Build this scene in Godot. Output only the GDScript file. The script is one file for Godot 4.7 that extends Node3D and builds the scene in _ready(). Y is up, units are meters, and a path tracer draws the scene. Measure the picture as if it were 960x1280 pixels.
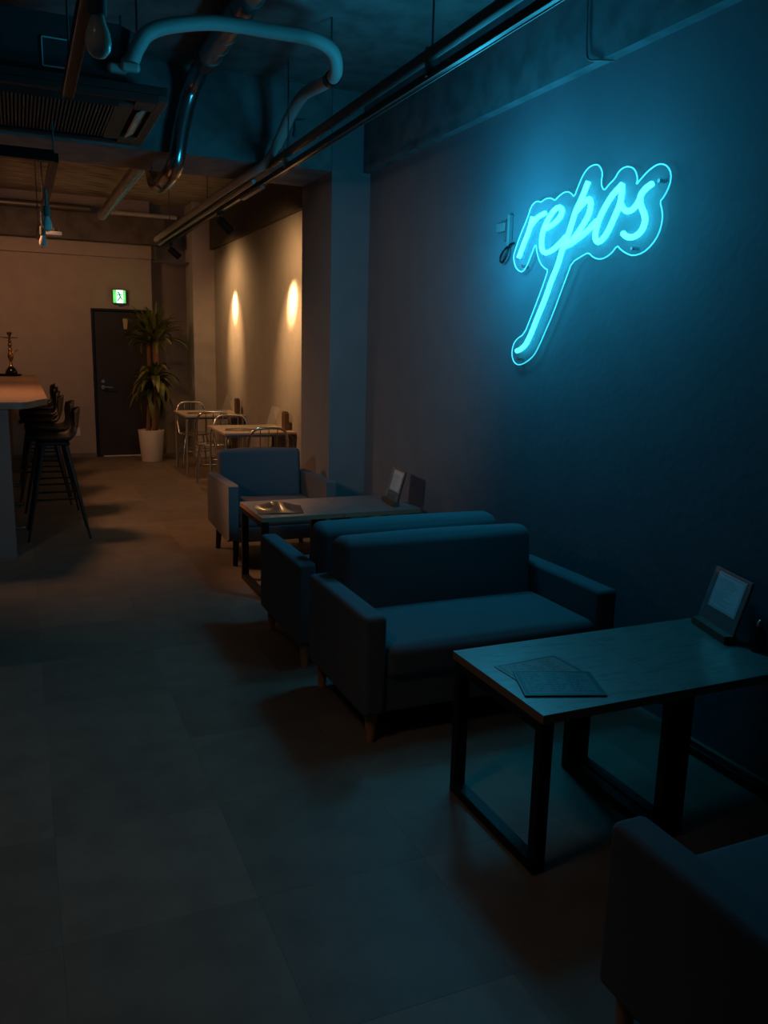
extends Node3D

var M := {}
var rng := RandomNumberGenerator.new()
const PANEL := 0.54


# ---------------------------------------------------------------- mesh helpers
class Geo:
	var st := SurfaceTool.new()
	var xf := Transform3D()
	var count := 0

	func _init():
		st.begin(Mesh.PRIMITIVE_TRIANGLES)

	func vert(p: Vector3, n: Vector3, uv: Vector2):
		st.set_normal((xf.basis * n).normalized())
		st.set_uv(uv)
		st.add_vertex(xf * p)

	func tri(a, b, c, na, nb, nc, ua = Vector2(), ub = Vector2(), uc = Vector2()):
		var g: Vector3 = (c - a).cross(b - a)
		if g.length_squared() < 1e-18:
			return
		var flip: bool = g.dot(na + nb + nc) < 0.0
		vert(a, na, ua)
		if flip:
			vert(c, nc, uc)
			vert(b, nb, ub)
		else:
			vert(b, nb, ub)
			vert(c, nc, uc)
		count += 1

	func quad(a, b, c, d, na, nb, nc, nd, ua = Vector2(0, 0), ub = Vector2(1, 0), uc = Vector2(1, 1), ud = Vector2(0, 1)):
		tri(a, b, c, na, nb, nc, ua, ub, uc)
		tri(a, c, d, na, nc, nd, ua, uc, ud)

	func flat(a, b, c, d, n):
		quad(a, b, c, d, n, n, n, n)

	func box(c: Vector3, s: Vector3):
		var h := s / 2.0
		for ax in 3:
			for sg in [-1.0, 1.0]:
				var n := Vector3()
				n[ax] = sg
				var u := Vector3()
				var w := Vector3()
				u[(ax + 1) % 3] = h[(ax + 1) % 3]
				w[(ax + 2) % 3] = h[(ax + 2) % 3]
				var o := c + n * h[ax]
				flat(o - u - w, o + u - w, o + u + w, o - u + w, n)

	# rounded box; puff swells the middle of each face
	func rbox(c: Vector3, s: Vector3, r: float, seg := 2, mid := 1, puff := Vector3()):
		var h := s / 2.0
		r = minf(r, minf(h.x, minf(h.y, h.z)) * 0.999)
		var lists := []
		for ax in 3:
			var l := []
			for k in seg + 1:
				l.append(-(h[ax] - r) - r * tan(PI / 4 * (1.0 - float(k) / seg)))
			for k in range(1, mid):
				l.append(lerpf(-(h[ax] - r), h[ax] - r, float(k) / mid))
			for k in seg + 1:
				l.append((h[ax] - r) + r * tan(PI / 4 * float(k) / seg))
			lists.append(l)
		for ax in 3:
			var a1 := (ax + 1) % 3
			var a2 := (ax + 2) % 3
			for sg in [-1.0, 1.0]:
				var grid := []
				var ng := []
				for u in lists[a1]:
					var row := []
					var nrow := []
					for w in lists[a2]:
						var q := Vector3()
						q[ax] = sg * h[ax]
						q[a1] = u
						q[a2] = w
						var inner := Vector3(clampf(q.x, -(h.x - r), h.x - r), clampf(q.y, -(h.y - r), h.y - r), clampf(q.z, -(h.z - r), h.z - r))
						var n := (q - inner).normalized()
						var p := inner + n * r
						var fu: float = clampf(1.0 - pow(u / h[a1], 2), 0, 1)
						var fw: float = clampf(1.0 - pow(w / h[a2], 2), 0, 1)
						p[ax] += sg * puff[ax] * sqrt(fu) * sqrt(fw) * fu * fw
						if puff[ax] > 0.0:
							n[a1] += 2.0 * puff[ax] * u / (h[a1] * h[a1]) * fw
							n[a2] += 2.0 * puff[ax] * w / (h[a2] * h[a2]) * fu
							n = n.normalized()
						row.append(c + p)
						nrow.append(n)
					grid.append(row)
					ng.append(nrow)
				for i in grid.size() - 1:
					for j in grid[i].size() - 1:
						quad(grid[i][j], grid[i + 1][j], grid[i + 1][j + 1], grid[i][j + 1], ng[i][j], ng[i + 1][j], ng[i + 1][j + 1], ng[i][j + 1])

	# tube along points; radii: one number or one per point
	func tube(pts: Array, radii, sides := 10, caps := true, closed := false, square := false):
		var n := pts.size()
		var rings := []
		var norms := []
		var t_prev := Vector3()
		var side := Vector3()
		for i in n:
			var a: Vector3 = pts[(i - 1 + n) % n] if closed else pts[maxi(i - 1, 0)]
			var b: Vector3 = pts[(i + 1) % n] if closed else pts[mini(i + 1, n - 1)]
			var t := (b - a).normalized()
			if i == 0:
				side = t.cross(Vector3.UP)
				if side.length() < 0.05:
					side = t.cross(Vector3.RIGHT)
				side = side.normalized()
			else:
				side = (side - t * side.dot(t)).normalized()
			var up := side.cross(t)
			var r: float = radii[i] if radii is Array else radii
			var ring := []
			var nr := []
			for k in sides:
				var ang := TAU * k / sides + (PI / sides if square else 0.0)
				var d := side * cos(ang) + up * sin(ang)
				ring.append(pts[i] + d * r)
				nr.append(d)
			rings.append(ring)
			norms.append(nr)
			t_prev = t
		var last := n if closed else n - 1
		for i in last:
			var j := (i + 1) % n
			for k in sides:
				var m := (k + 1) % sides
				if square:
					var f: Vector3 = (norms[i][k] + norms[i][m]).normalized()
					flat(rings[i][k], rings[j][k], rings[j][m], rings[i][m], f)
				else:
					quad(rings[i][k], rings[j][k], rings[j][m], rings[i][m], norms[i][k], norms[j][k], norms[j][m], norms[i][m])
		if caps and not closed:
			for e in [0, n - 1]:
				var dn: Vector3 = (pts[0] - pts[1]).normalized() if e == 0 else (pts[n - 1] - pts[n - 2]).normalized()
				for k in range(1, sides - 1):
					tri(rings[e][0], rings[e][k], rings[e][k + 1], dn, dn, dn)

	func bar(a: Vector3, b: Vector3, w: float):
		tube([a, b], w * 0.7071, 4, true, false, true)

	# profile of (radius, height) turned about y
	func lathe(c: Vector3, prof: Array, sides := 20):
		var n := prof.size()
		var seg := []
		for i in n - 1:
			var d: Vector2 = prof[i + 1] - prof[i]
			seg.append(Vector2(d.y, -d.x).normalized())
		for i in n - 1:
			var n0: Vector2 = seg[i]
			var n1: Vector2 = seg[i]
			if i > 0 and seg[i - 1].dot(seg[i]) > 0.6:
				n0 = (seg[i - 1] + seg[i]).normalized()
			if i < n - 2 and seg[i + 1].dot(seg[i]) > 0.6:
				n1 = (seg[i + 1] + seg[i]).normalized()
			for k in sides:
				var a := TAU * k / sides
				var b := TAU * (k + 1) / sides
				var da := Vector3(cos(a), 0, sin(a))
				var db := Vector3(cos(b), 0, sin(b))
				var p0: Vector2 = prof[i]
				var p1: Vector2 = prof[i + 1]
				quad(c + da * p0.x + Vector3.UP * p0.y, c + db * p0.x + Vector3.UP * p0.y, c + db * p1.x + Vector3.UP * p1.y, c + da * p1.x + Vector3.UP * p1.y,
					da * n0.x + Vector3.UP * n0.y, db * n0.x + Vector3.UP * n0.y, db * n1.x + Vector3.UP * n1.y, da * n1.x + Vector3.UP * n1.y)

	# polygon in local xy, thickness along z from z0 to z1
	func prism(poly: PackedVector2Array, z0: float, z1: float, smooth := 0.8):
		var idx := Geometry2D.triangulate_polygon(poly)
		for k in range(0, idx.size(), 3):
			for e in [[z0, -1.0], [z1, 1.0]]:
				var nn := Vector3(0, 0, e[1])
				var p0 := poly[idx[k]]
				var p1 := poly[idx[k + 1]]
				var p2 := poly[idx[k + 2]]
				tri(Vector3(p0.x, p0.y, e[0]), Vector3(p1.x, p1.y, e[0]), Vector3(p2.x, p2.y, e[0]), nn, nn, nn, p0, p1, p2)
		var n := poly.size()
		var sgn := 1.0 if not Geometry2D.is_polygon_clockwise(poly) else -1.0
		var seg := []
		for i in n:
			var d := (poly[(i + 1) % n] - poly[i]).normalized()
			seg.append(Vector2(d.y, -d.x) * sgn)
		for i in n:
			var j := (i + 1) % n
			var na: Vector2 = seg[i]
			var nb: Vector2 = seg[i]
			var pv: Vector2 = seg[(i - 1 + n) % n]
			if pv.dot(seg[i]) > smooth:
				na = (pv + seg[i]).normalized()
			if seg[j].dot(seg[i]) > smooth:
				nb = (seg[j] + seg[i]).normalized()
			var A := Vector3(poly[i].x, poly[i].y, z0)
			var B := Vector3(poly[j].x, poly[j].y, z0)
			var C := Vector3(poly[j].x, poly[j].y, z1)
			var D := Vector3(poly[i].x, poly[i].y, z1)
			quad(A, B, C, D, Vector3(na.x, na.y, 0), Vector3(nb.x, nb.y, 0), Vector3(nb.x, nb.y, 0), Vector3(na.x, na.y, 0))

	# a grid of points with a given thickness (shells, sheets, leaves)
	func sheet(g: Array, thick: float):
		var R := g.size()
		var Cc: int = g[0].size()
		var nm := []
		for i in R:
			var row := []
			for j in Cc:
				var du: Vector3 = g[mini(i + 1, R - 1)][j] - g[maxi(i - 1, 0)][j]
				var dv: Vector3 = g[i][mini(j + 1, Cc - 1)] - g[i][maxi(j - 1, 0)]
				row.append(du.cross(dv).normalized())
			nm.append(row)
		var lo := []
		for i in R:
			var row := []
			for j in Cc:
				row.append(g[i][j] - nm[i][j] * thick)
			lo.append(row)
		for i in R - 1:
			for j in Cc - 1:
				var u0 := Vector2(float(j) / (Cc - 1), float(i) / (R - 1))
				var u1 := Vector2(float(j + 1) / (Cc - 1), float(i + 1) / (R - 1))
				quad(g[i][j], g[i][j + 1], g[i + 1][j + 1], g[i + 1][j], nm[i][j], nm[i][j + 1], nm[i + 1][j + 1], nm[i + 1][j], u0, Vector2(u1.x, u0.y), u1, Vector2(u0.x, u1.y))
				quad(lo[i][j], lo[i][j + 1], lo[i + 1][j + 1], lo[i + 1][j], -nm[i][j], -nm[i][j + 1], -nm[i + 1][j + 1], -nm[i + 1][j], u0, Vector2(u1.x, u0.y), u1, Vector2(u0.x, u1.y))
		for i in R - 1:
			for j in [0, Cc - 1]:
				var o: Vector3 = g[i][j] - g[i][1 if j == 0 else Cc - 2]
				o = (g[i][j] - g[i][1] if j == 0 else g[i][j] - g[i][Cc - 2]).normalized()
				flat(g[i][j], g[i + 1][j], lo[i + 1][j], lo[i][j], o)
		for j in Cc - 1:
			for i in [0, R - 1]:
				var o: Vector3 = (g[0][j] - g[1][j] if i == 0 else g[R - 1][j] - g[R - 2][j]).normalized()
				flat(g[i][j], g[i][j + 1], lo[i][j + 1], lo[i][j], o)

	func mesh() -> ArrayMesh:
		return st.commit()


func smooth_path(pts: Array, per := 6, closed := false) -> Array:
	var out := []
	var n := pts.size()
	var last := n if closed else n - 1
	for i in last:
		var p0 = pts[(i - 1 + n) % n] if closed else pts[maxi(i - 1, 0)]
		var p1 = pts[i]
		var p2 = pts[(i + 1) % n]
		var p3 = pts[(i + 2) % n] if closed else pts[mini(i + 2, n - 1)]
		for k in per:
			var t := float(k) / per
			out.append(0.5 * ((2.0 * p1) + (p2 - p0) * t + (2.0 * p0 - 5.0 * p1 + 4.0 * p2 - p3) * t * t + (3.0 * p1 - p0 - 3.0 * p2 + p3) * t * t * t))
	if not closed:
		out.append(pts[n - 1])
	return out


func points(text: String) -> Array:
	var out := []
	for w in text.split(" ", false):
		var c := w.split(",")
		out.append(Vector2(float(c[0]), float(c[1])))
	return out


# ---------------------------------------------------------------- scene tree helpers
var used := {}


func numbered(called: String) -> String:
	var n: int = used.get(called, 0)
	used[called] = n + 1
	return called if n == 0 else "%s_%03d" % [called, n]


func tag(o: Node3D, label: String, category: String, group := "") -> Node3D:
	o.set_meta("label", label)
	o.set_meta("category", category)
	if group != "":
		o.set_meta("group", group)
	return o


func thing(called: String, at: Vector3, turn: float, label: String, category: String, group := "") -> Node3D:
	var o := Node3D.new()
	o.name = numbered(called)
	add_child(o, true)
	o.position = at
	o.rotation.y = turn
	return tag(o, label, category, group)


func part(called: String, g, mat: Material, parent: Node3D) -> MeshInstance3D:
	var o := MeshInstance3D.new()
	o.mesh = g.mesh() if g is Geo else g
	o.material_override = mat
	var k := 0
	var nm := called
	while parent.has_node(NodePath(nm)):
		k += 1
		nm = "%s_%03d" % [called, k]
	o.name = nm
	parent.add_child(o, true)
	return o


func single(called: String, g: Geo, mat: Material, label: String, category: String, group := "") -> MeshInstance3D:
	var o := MeshInstance3D.new()
	o.mesh = g.mesh()
	o.material_override = mat
	o.name = numbered(called)
	add_child(o, true)
	tag(o, label, category, group)
	return o


func struct(called: String, g: Geo, mat: Material) -> MeshInstance3D:
	var o := MeshInstance3D.new()
	o.mesh = g.mesh()
	o.material_override = mat
	o.name = numbered(called)
	add_child(o, true)
	o.set_meta("kind", "structure")
	return o


func copy_of(o: Node3D, at: Vector3, turn: float, label: String) -> Node3D:
	var c: Node3D = o.duplicate()
	var base := String(o.name)
	c.name = numbered(base)
	add_child(c, true)
	c.position = at
	c.rotation.y = turn
	c.set_meta("label", label)
	return c


func B(c: Vector3, s: Vector3) -> Geo:
	var g := Geo.new()
	g.box(c, s)
	return g


func BR(c: Vector3, s: Vector3, r: float, seg := 2) -> Geo:
	var g := Geo.new()
	g.rbox(c, s, r, seg)
	return g


func span(x0, x1, y0, y1, z0, z1) -> Geo:
	return B(Vector3((x0 + x1) / 2.0, (y0 + y1) / 2.0, (z0 + z1) / 2.0), Vector3(absf(x1 - x0), absf(y1 - y0), absf(z1 - z0)))


# ---------------------------------------------------------------- materials
func noise_tex(freq: float, octaves: int, seed_: int, stops: Array, size := 512, normal := 0.0, kind := FastNoiseLite.TYPE_SIMPLEX_SMOOTH) -> NoiseTexture2D:
	var n := FastNoiseLite.new()
	n.noise_type = kind
	n.frequency = freq
	n.fractal_octaves = octaves
	n.seed = seed_
	var t := NoiseTexture2D.new()
	t.width = size
	t.height = size
	t.seamless = true
	t.noise = n
	if normal > 0.0:
		t.as_normal_map = true
		t.bump_strength = normal
	elif stops.size():
		var g := Gradient.new()
		var off := PackedFloat32Array()
		var cols := PackedColorArray()
		for s in stops:
			off.append(s[0])
			cols.append(s[1])
		g.offsets = off
		g.colors = cols
		t.color_ramp = g
	return t


func mat(c: Color, rough: float, metal := 0.0) -> StandardMaterial3D:
	var m := StandardMaterial3D.new()
	m.albedo_color = c
	m.roughness = rough
	m.metallic = metal
	return m


func tri_scale(m: StandardMaterial3D, s: float, world := true):
	m.uv1_triplanar = true
	m.uv1_world_triplanar = world
	m.uv1_scale = Vector3(s, s, s)


func grey(v: float) -> Color:
	return Color(v, v, v)


func glow(c: Color, e: float, base := Color(0.8, 0.8, 0.8)) -> StandardMaterial3D:
	var m := mat(base, 0.4)
	m.emission_enabled = true
	m.emission = c
	m.emission_energy_multiplier = e
	return m


func make_materials():
	# painted plaster
	var plaster := noise_tex(0.012, 5, 3, [[0.0, grey(0.94)], [0.5, grey(0.975)], [1.0, grey(1.0)]])
	var rough_bump := noise_tex(0.06, 4, 9, [[0.0, grey(0.0)], [1.0, grey(1.0)]])
	for w in [["wall", Color(0.40, 0.41, 0.44)], ["column", Color(0.46, 0.46, 0.47)], ["column_lit", Color(0.70, 0.68, 0.67)], ["wall_back", Color(0.61, 0.57, 0.53)], ["wall_niche", Color(0.58, 0.56, 0.55)], ["recess", Color(0.47, 0.44, 0.41)], ["beam_shaded", Color(0.33, 0.31, 0.30)], ["end_grey", Color(0.36, 0.36, 0.36)]]:
		var m := mat(w[1], 0.85)
		m.albedo_texture = plaster
		tri_scale(m, 0.55)
		m.heightmap_enabled = true
		m.heightmap_texture = rough_bump
		m.heightmap_scale = 0.12
		M[w[0]] = m
	# raw concrete
	var conc := noise_tex(0.009, 6, 21, [[0.0, grey(0.74)], [0.42, grey(0.88)], [0.6, grey(0.94)], [1.0, grey(1.0)]], 1024)
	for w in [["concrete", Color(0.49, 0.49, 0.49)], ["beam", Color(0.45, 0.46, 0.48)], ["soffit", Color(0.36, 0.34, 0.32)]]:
		var m := mat(w[1], 0.9)
		m.albedo_texture = conc
		tri_scale(m, 0.45)
		m.heightmap_enabled = true
		m.heightmap_texture = conc
		m.heightmap_scale = 0.6
		M[w[0]] = m
	# board-marked ceiling: streaks along x
	var streak := noise_tex(0.01, 5, 33, [[0.0, grey(0.42)], [0.45, grey(0.80)], [1.0, grey(1.0)]], 1024)
	var mc := mat(Color(0.80, 0.75, 0.68), 0.92)
	mc.albedo_texture = streak
	tri_scale(mc, 0.5)
	mc.uv1_scale = Vector3(0.22, 0.6, 1.7)
	mc.heightmap_enabled = true
	mc.heightmap_texture = streak
	mc.heightmap_scale = 0.8
	M["ceiling"] = mc
	# floor tiles, a few tones
	var ft := noise_tex(0.006, 6, 5, [[0.0, Color(0.88, 0.875, 0.87)], [0.4, Color(0.94, 0.935, 0.93)], [0.62, Color(0.975, 0.97, 0.965)], [1.0, Color(1, 1, 1)]], 1024)
	var fb := noise_tex(0.05, 4, 6, [[0.0, grey(0.0)], [1.0, grey(1.0)]])
	var tones := [Color(0.405, 0.370, 0.332), Color(0.425, 0.388, 0.346), Color(0.455, 0.412, 0.366), Color(0.415, 0.382, 0.342), Color(0.44, 0.397, 0.352)]
	for k in 5:
		var m := mat(tones[k], 0.55)
		m.albedo_texture = ft
		m.heightmap_enabled = true
		m.heightmap_texture = fb
		m.heightmap_scale = 0.05
		m.metallic_specular = 0.4
		M["tile%d" % k] = m
	M["slab"] = mat(Color(0.36, 0.35, 0.34), 0.9)
	# woven upholstery
	var weave := noise_tex(0.16, 2, 12, [[0.0, grey(0.78)], [1.0, grey(1.0)]], 512)
	var weave_b := noise_tex(0.22, 2, 13, [[0.0, grey(0.0)], [1.0, grey(1.0)]], 512)
	for w in [["fabric", Color(0.42, 0.43, 0.45)], ["fabric_chair", Color(0.44, 0.44, 0.46)]]:
		var m := mat(w[1], 0.95)
		m.albedo_texture = weave
		tri_scale(m, 3.0, false)
		m.heightmap_enabled = true
		m.heightmap_texture = weave_b
		m.heightmap_scale = 0.12
		m.metallic_specular = 0.25
		M[w[0]] = m
	# wood
	var grain := noise_tex(0.012, 5, 41, [[0.0, Color(0.70, 0.68, 0.66)], [0.35, Color(0.86, 0.85, 0.84)], [0.5, Color(0.97, 0.96, 0.95)], [0.62, Color(0.90, 0.89, 0.88)], [1.0, Color(1, 1, 1)]], 1024)
	for w in [["table_top", Color(0.475, 0.455, 0.44), 0.38], ["counter_top", Color(0.52, 0.43, 0.36), 0.5], ["leg_wood", Color(0.78, 0.55, 0.37), 0.5], ["cladding", Color(0.36, 0.26, 0.18), 0.6]]:
		var m := mat(w[1], w[2])
		m.albedo_texture = grain
		tri_scale(m, 1.0)
		m.uv1_scale = Vector3(0.5, 1.0, 2.2)
		m.heightmap_enabled = true
		m.heightmap_texture = grain
		m.heightmap_scale = 0.05
		M[w[0]] = m
	M["table_top"].metallic_specular = 0.7
	M["cladding"].uv1_scale = Vector3(2.0, 0.5, 2.0)
	M["top_edge"] = mat(Color(0.50, 0.38, 0.29), 0.6)
	M["black_metal"] = mat(Color(0.045, 0.045, 0.05), 0.5, 0.3)
	M["black_wood"] = mat(Color(0.05, 0.048, 0.045), 0.45)
	M["black_plastic"] = mat(Color(0.05, 0.05, 0.052), 0.38)
	M["dark_panel"] = mat(Color(0.10, 0.098, 0.095), 0.55)
	M["door"] = mat(Color(0.15, 0.14, 0.13), 0.65)
	M["chrome"] = mat(Color(0.80, 0.79, 0.77), 0.24, 1.0)
	M["steel"] = mat(Color(0.62, 0.62, 0.63), 0.35, 1.0)
	M["galvanised"] = mat(Color(0.66, 0.65, 0.64), 0.36, 1.0)
	M["dull_metal"] = mat(Color(0.42, 0.40, 0.38), 0.45, 0.8)
	M["track"] = mat(Color(0.10, 0.095, 0.09), 0.35, 0.5)
	M["foil"] = mat(Color(0.68, 0.68, 0.68), 0.24, 1.0)
	M["lagging"] = mat(Color(0.62, 0.62, 0.60), 0.55)
	M["grey_paint"] = mat(Color(0.45, 0.45, 0.44), 0.5)
	M["ac_panel"] = mat(Color(0.21, 0.21, 0.19), 0.5)
	M["ac_dark"] = mat(Color(0.09, 0.09, 0.085), 0.7)
	M["ac_body"] = mat(Color(0.20, 0.205, 0.205), 0.7)
	M["white_plastic"] = mat(Color(0.80, 0.79, 0.77), 0.4)
	M["bulb_glass"] = mat(Color(0.90, 0.86, 0.80), 0.2)  # warm tint stands in for the warm light falling on the bulbs
	M["dining_top"] = mat(Color(0.66, 0.61, 0.56), 0.4)
	M["pot"] = mat(Color(0.84, 0.80, 0.74), 0.45)
	M["soil"] = mat(Color(0.14, 0.10, 0.07), 1.0)
	var cane := mat(Color(0.50, 0.36, 0.25), 0.9)
	cane.albedo_texture = conc
	tri_scale(cane, 3.0)
	M["cane"] = cane
	for w in [["leaf0", Color(0.33, 0.37, 0.17)], ["leaf1", Color(0.26, 0.31, 0.14)], ["leaf2", Color(0.40, 0.42, 0.18)]]:
		var m := mat(w[1], 0.4)
		m.backlight_enabled = true
		m.backlight = Color(0.2, 0.25, 0.08)
		M[w[0]] = m
	var acr := mat(Color(0.9, 0.97, 1.0, 0.06), 0.04)
	acr.transparency = BaseMaterial3D.TRANSPARENCY_ALPHA
	M["acrylic"] = acr
	var sac := mat(Color(0.9, 0.97, 1.0, 0.05), 0.1)
	sac.transparency = BaseMaterial3D.TRANSPARENCY_ALPHA
	sac.metallic_specular = 0.06
	M["sign_acrylic"] = sac
	M["card"] = mat(Color(0.85, 0.84, 0.82), 0.6)
	M["dark_card"] = mat(Color(0.16, 0.09, 0.075), 0.4)
	M["bottle"] = mat(Color(0.06, 0.055, 0.05), 0.1)
	M["brass"] = mat(Color(0.62, 0.50, 0.30), 0.25, 1.0)
	M["neon"] = glow(Color(0.026, 0.70, 1.0).linear_to_srgb(), NEON_GLOW)
	M["edge_glow"] = glow(Color(0.22, 0.82, 0.95), 1.2)  # board edge glows in place of tube light carried through the acrylic
	M["exit_green"] = glow(Color(0.16, 0.82, 0.36), 0.8)
	M["exit_white"] = glow(Color(0.90, 1.0, 0.95), 1.1)
	M["exit_ink"] = mat(Color(0.02, 0.20, 0.10), 0.6)
	M["lens"] = glow(Color(1.0, 0.82, 0.55), 1.2)
	M["unseen_warm_bulb"] = glow(Color(1.0, 0.72, 0.42), 2.0)


func print_texture(w: int, h: int, seed_: int, paper: Color, ink: Color, blocks: int) -> ImageTexture:
	var im := Image.create(w, h, false, Image.FORMAT_RGBA8)
	im.fill(paper)
	var r := RandomNumberGenerator.new()
	r.seed = seed_
	for k in [0.03, 0.055]:
		im.fill_rect(Rect2i(int(w * k), int(h * k), int(w * (1 - 2 * k)), 2), ink)
		im.fill_rect(Rect2i(int(w * k), int(h * (1 - k)), int(w * (1 - 2 * k)), 2), ink)
		im.fill_rect(Rect2i(int(w * k), int(h * k), 2, int(h * (1 - 2 * k))), ink)
		im.fill_rect(Rect2i(int(w * (1 - k)), int(h * k), 2, int(h * (1 - 2 * k))), ink)
	for b in blocks:
		var x0 := int(w * (0.1 + 0.8 * b / blocks))
		var y := int(h * 0.14)
		while y < h * 0.86:
			var len := int(w * 0.7 / blocks * r.randf_range(0.4, 1.0))
			var x := x0
			while x < x0 + len:
				var ww := r.randi_range(2, 7)
				im.fill_rect(Rect2i(x, y, ww, 3), ink)
				x += ww + 2
			y += 7
	return ImageTexture.create_from_image(im)


# ---------------------------------------------------------------- lights and camera
const NEON_GLOW := 6.0
const NEON_LIGHT := 0.5
const ADDED_SPILL := 1.0
const UNSEEN_BAR_LIGHT := 1.0
const UNSEEN_AISLE_LIGHT := 1.0
const SPOT_CORE := 22.0
const SPOT_HALO := 4.5
const SPOT_WASH := 1.1


func camera_and_air():
	var cam := Camera3D.new()
	cam.name = "camera"
	cam.fov = rad_to_deg(2.0 * atan(640.0 / 1028.0))
	cam.near = 0.05
	cam.far = 60.0
	cam.position = Vector3(0, 1.6, 0)
	cam.basis = Basis.from_euler(Vector3(-0.1969, -0.4161, 0.0254), EULER_ORDER_YXZ)
	cam.current = true
	add_child(cam)
	var env := Environment.new()
	env.background_mode = Environment.BG_COLOR
	env.background_color = Color(0, 0, 0)
	env.tonemap_mode = Environment.TONE_MAPPER_LINEAR
	env.tonemap_exposure = 1.0
	env.sdfgi_enabled = true
	env.ssao_enabled = true
	env.ssil_enabled = true
	var we := WorldEnvironment.new()
	we.name = "world_environment"
	we.environment = env
	add_child(we)


func omni(called: String, at: Vector3, c: Color, e: float, size: float, parent: Node3D):
	var l := OmniLight3D.new()
	l.name = called
	l.position = at
	l.light_color = c
	l.light_energy = e
	l.light_size = size
	l.omni_range = 20.0
	l.omni_attenuation = 2.0
	l.shadow_enabled = true
	parent.add_child(l, true)


func spot(called: String, at: Vector3, to: Vector3, c: Color, e: float, angle: float, blend: float, size: float, parent: Node3D):
	var l := SpotLight3D.new()
	l.name = called
	l.light_color = c
	l.light_energy = e
	l.light_size = size
	l.spot_range = 20.0
	l.spot_attenuation = 2.0
	l.spot_angle = angle
	l.spot_angle_attenuation = blend
	l.shadow_enabled = true
	parent.add_child(l, true)
	var d := (to - at).normalized()
	var up := Vector3.UP if absf(d.y) < 0.95 else Vector3.RIGHT
	l.transform = Transform3D(Basis.looking_at(d, up), at)


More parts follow.
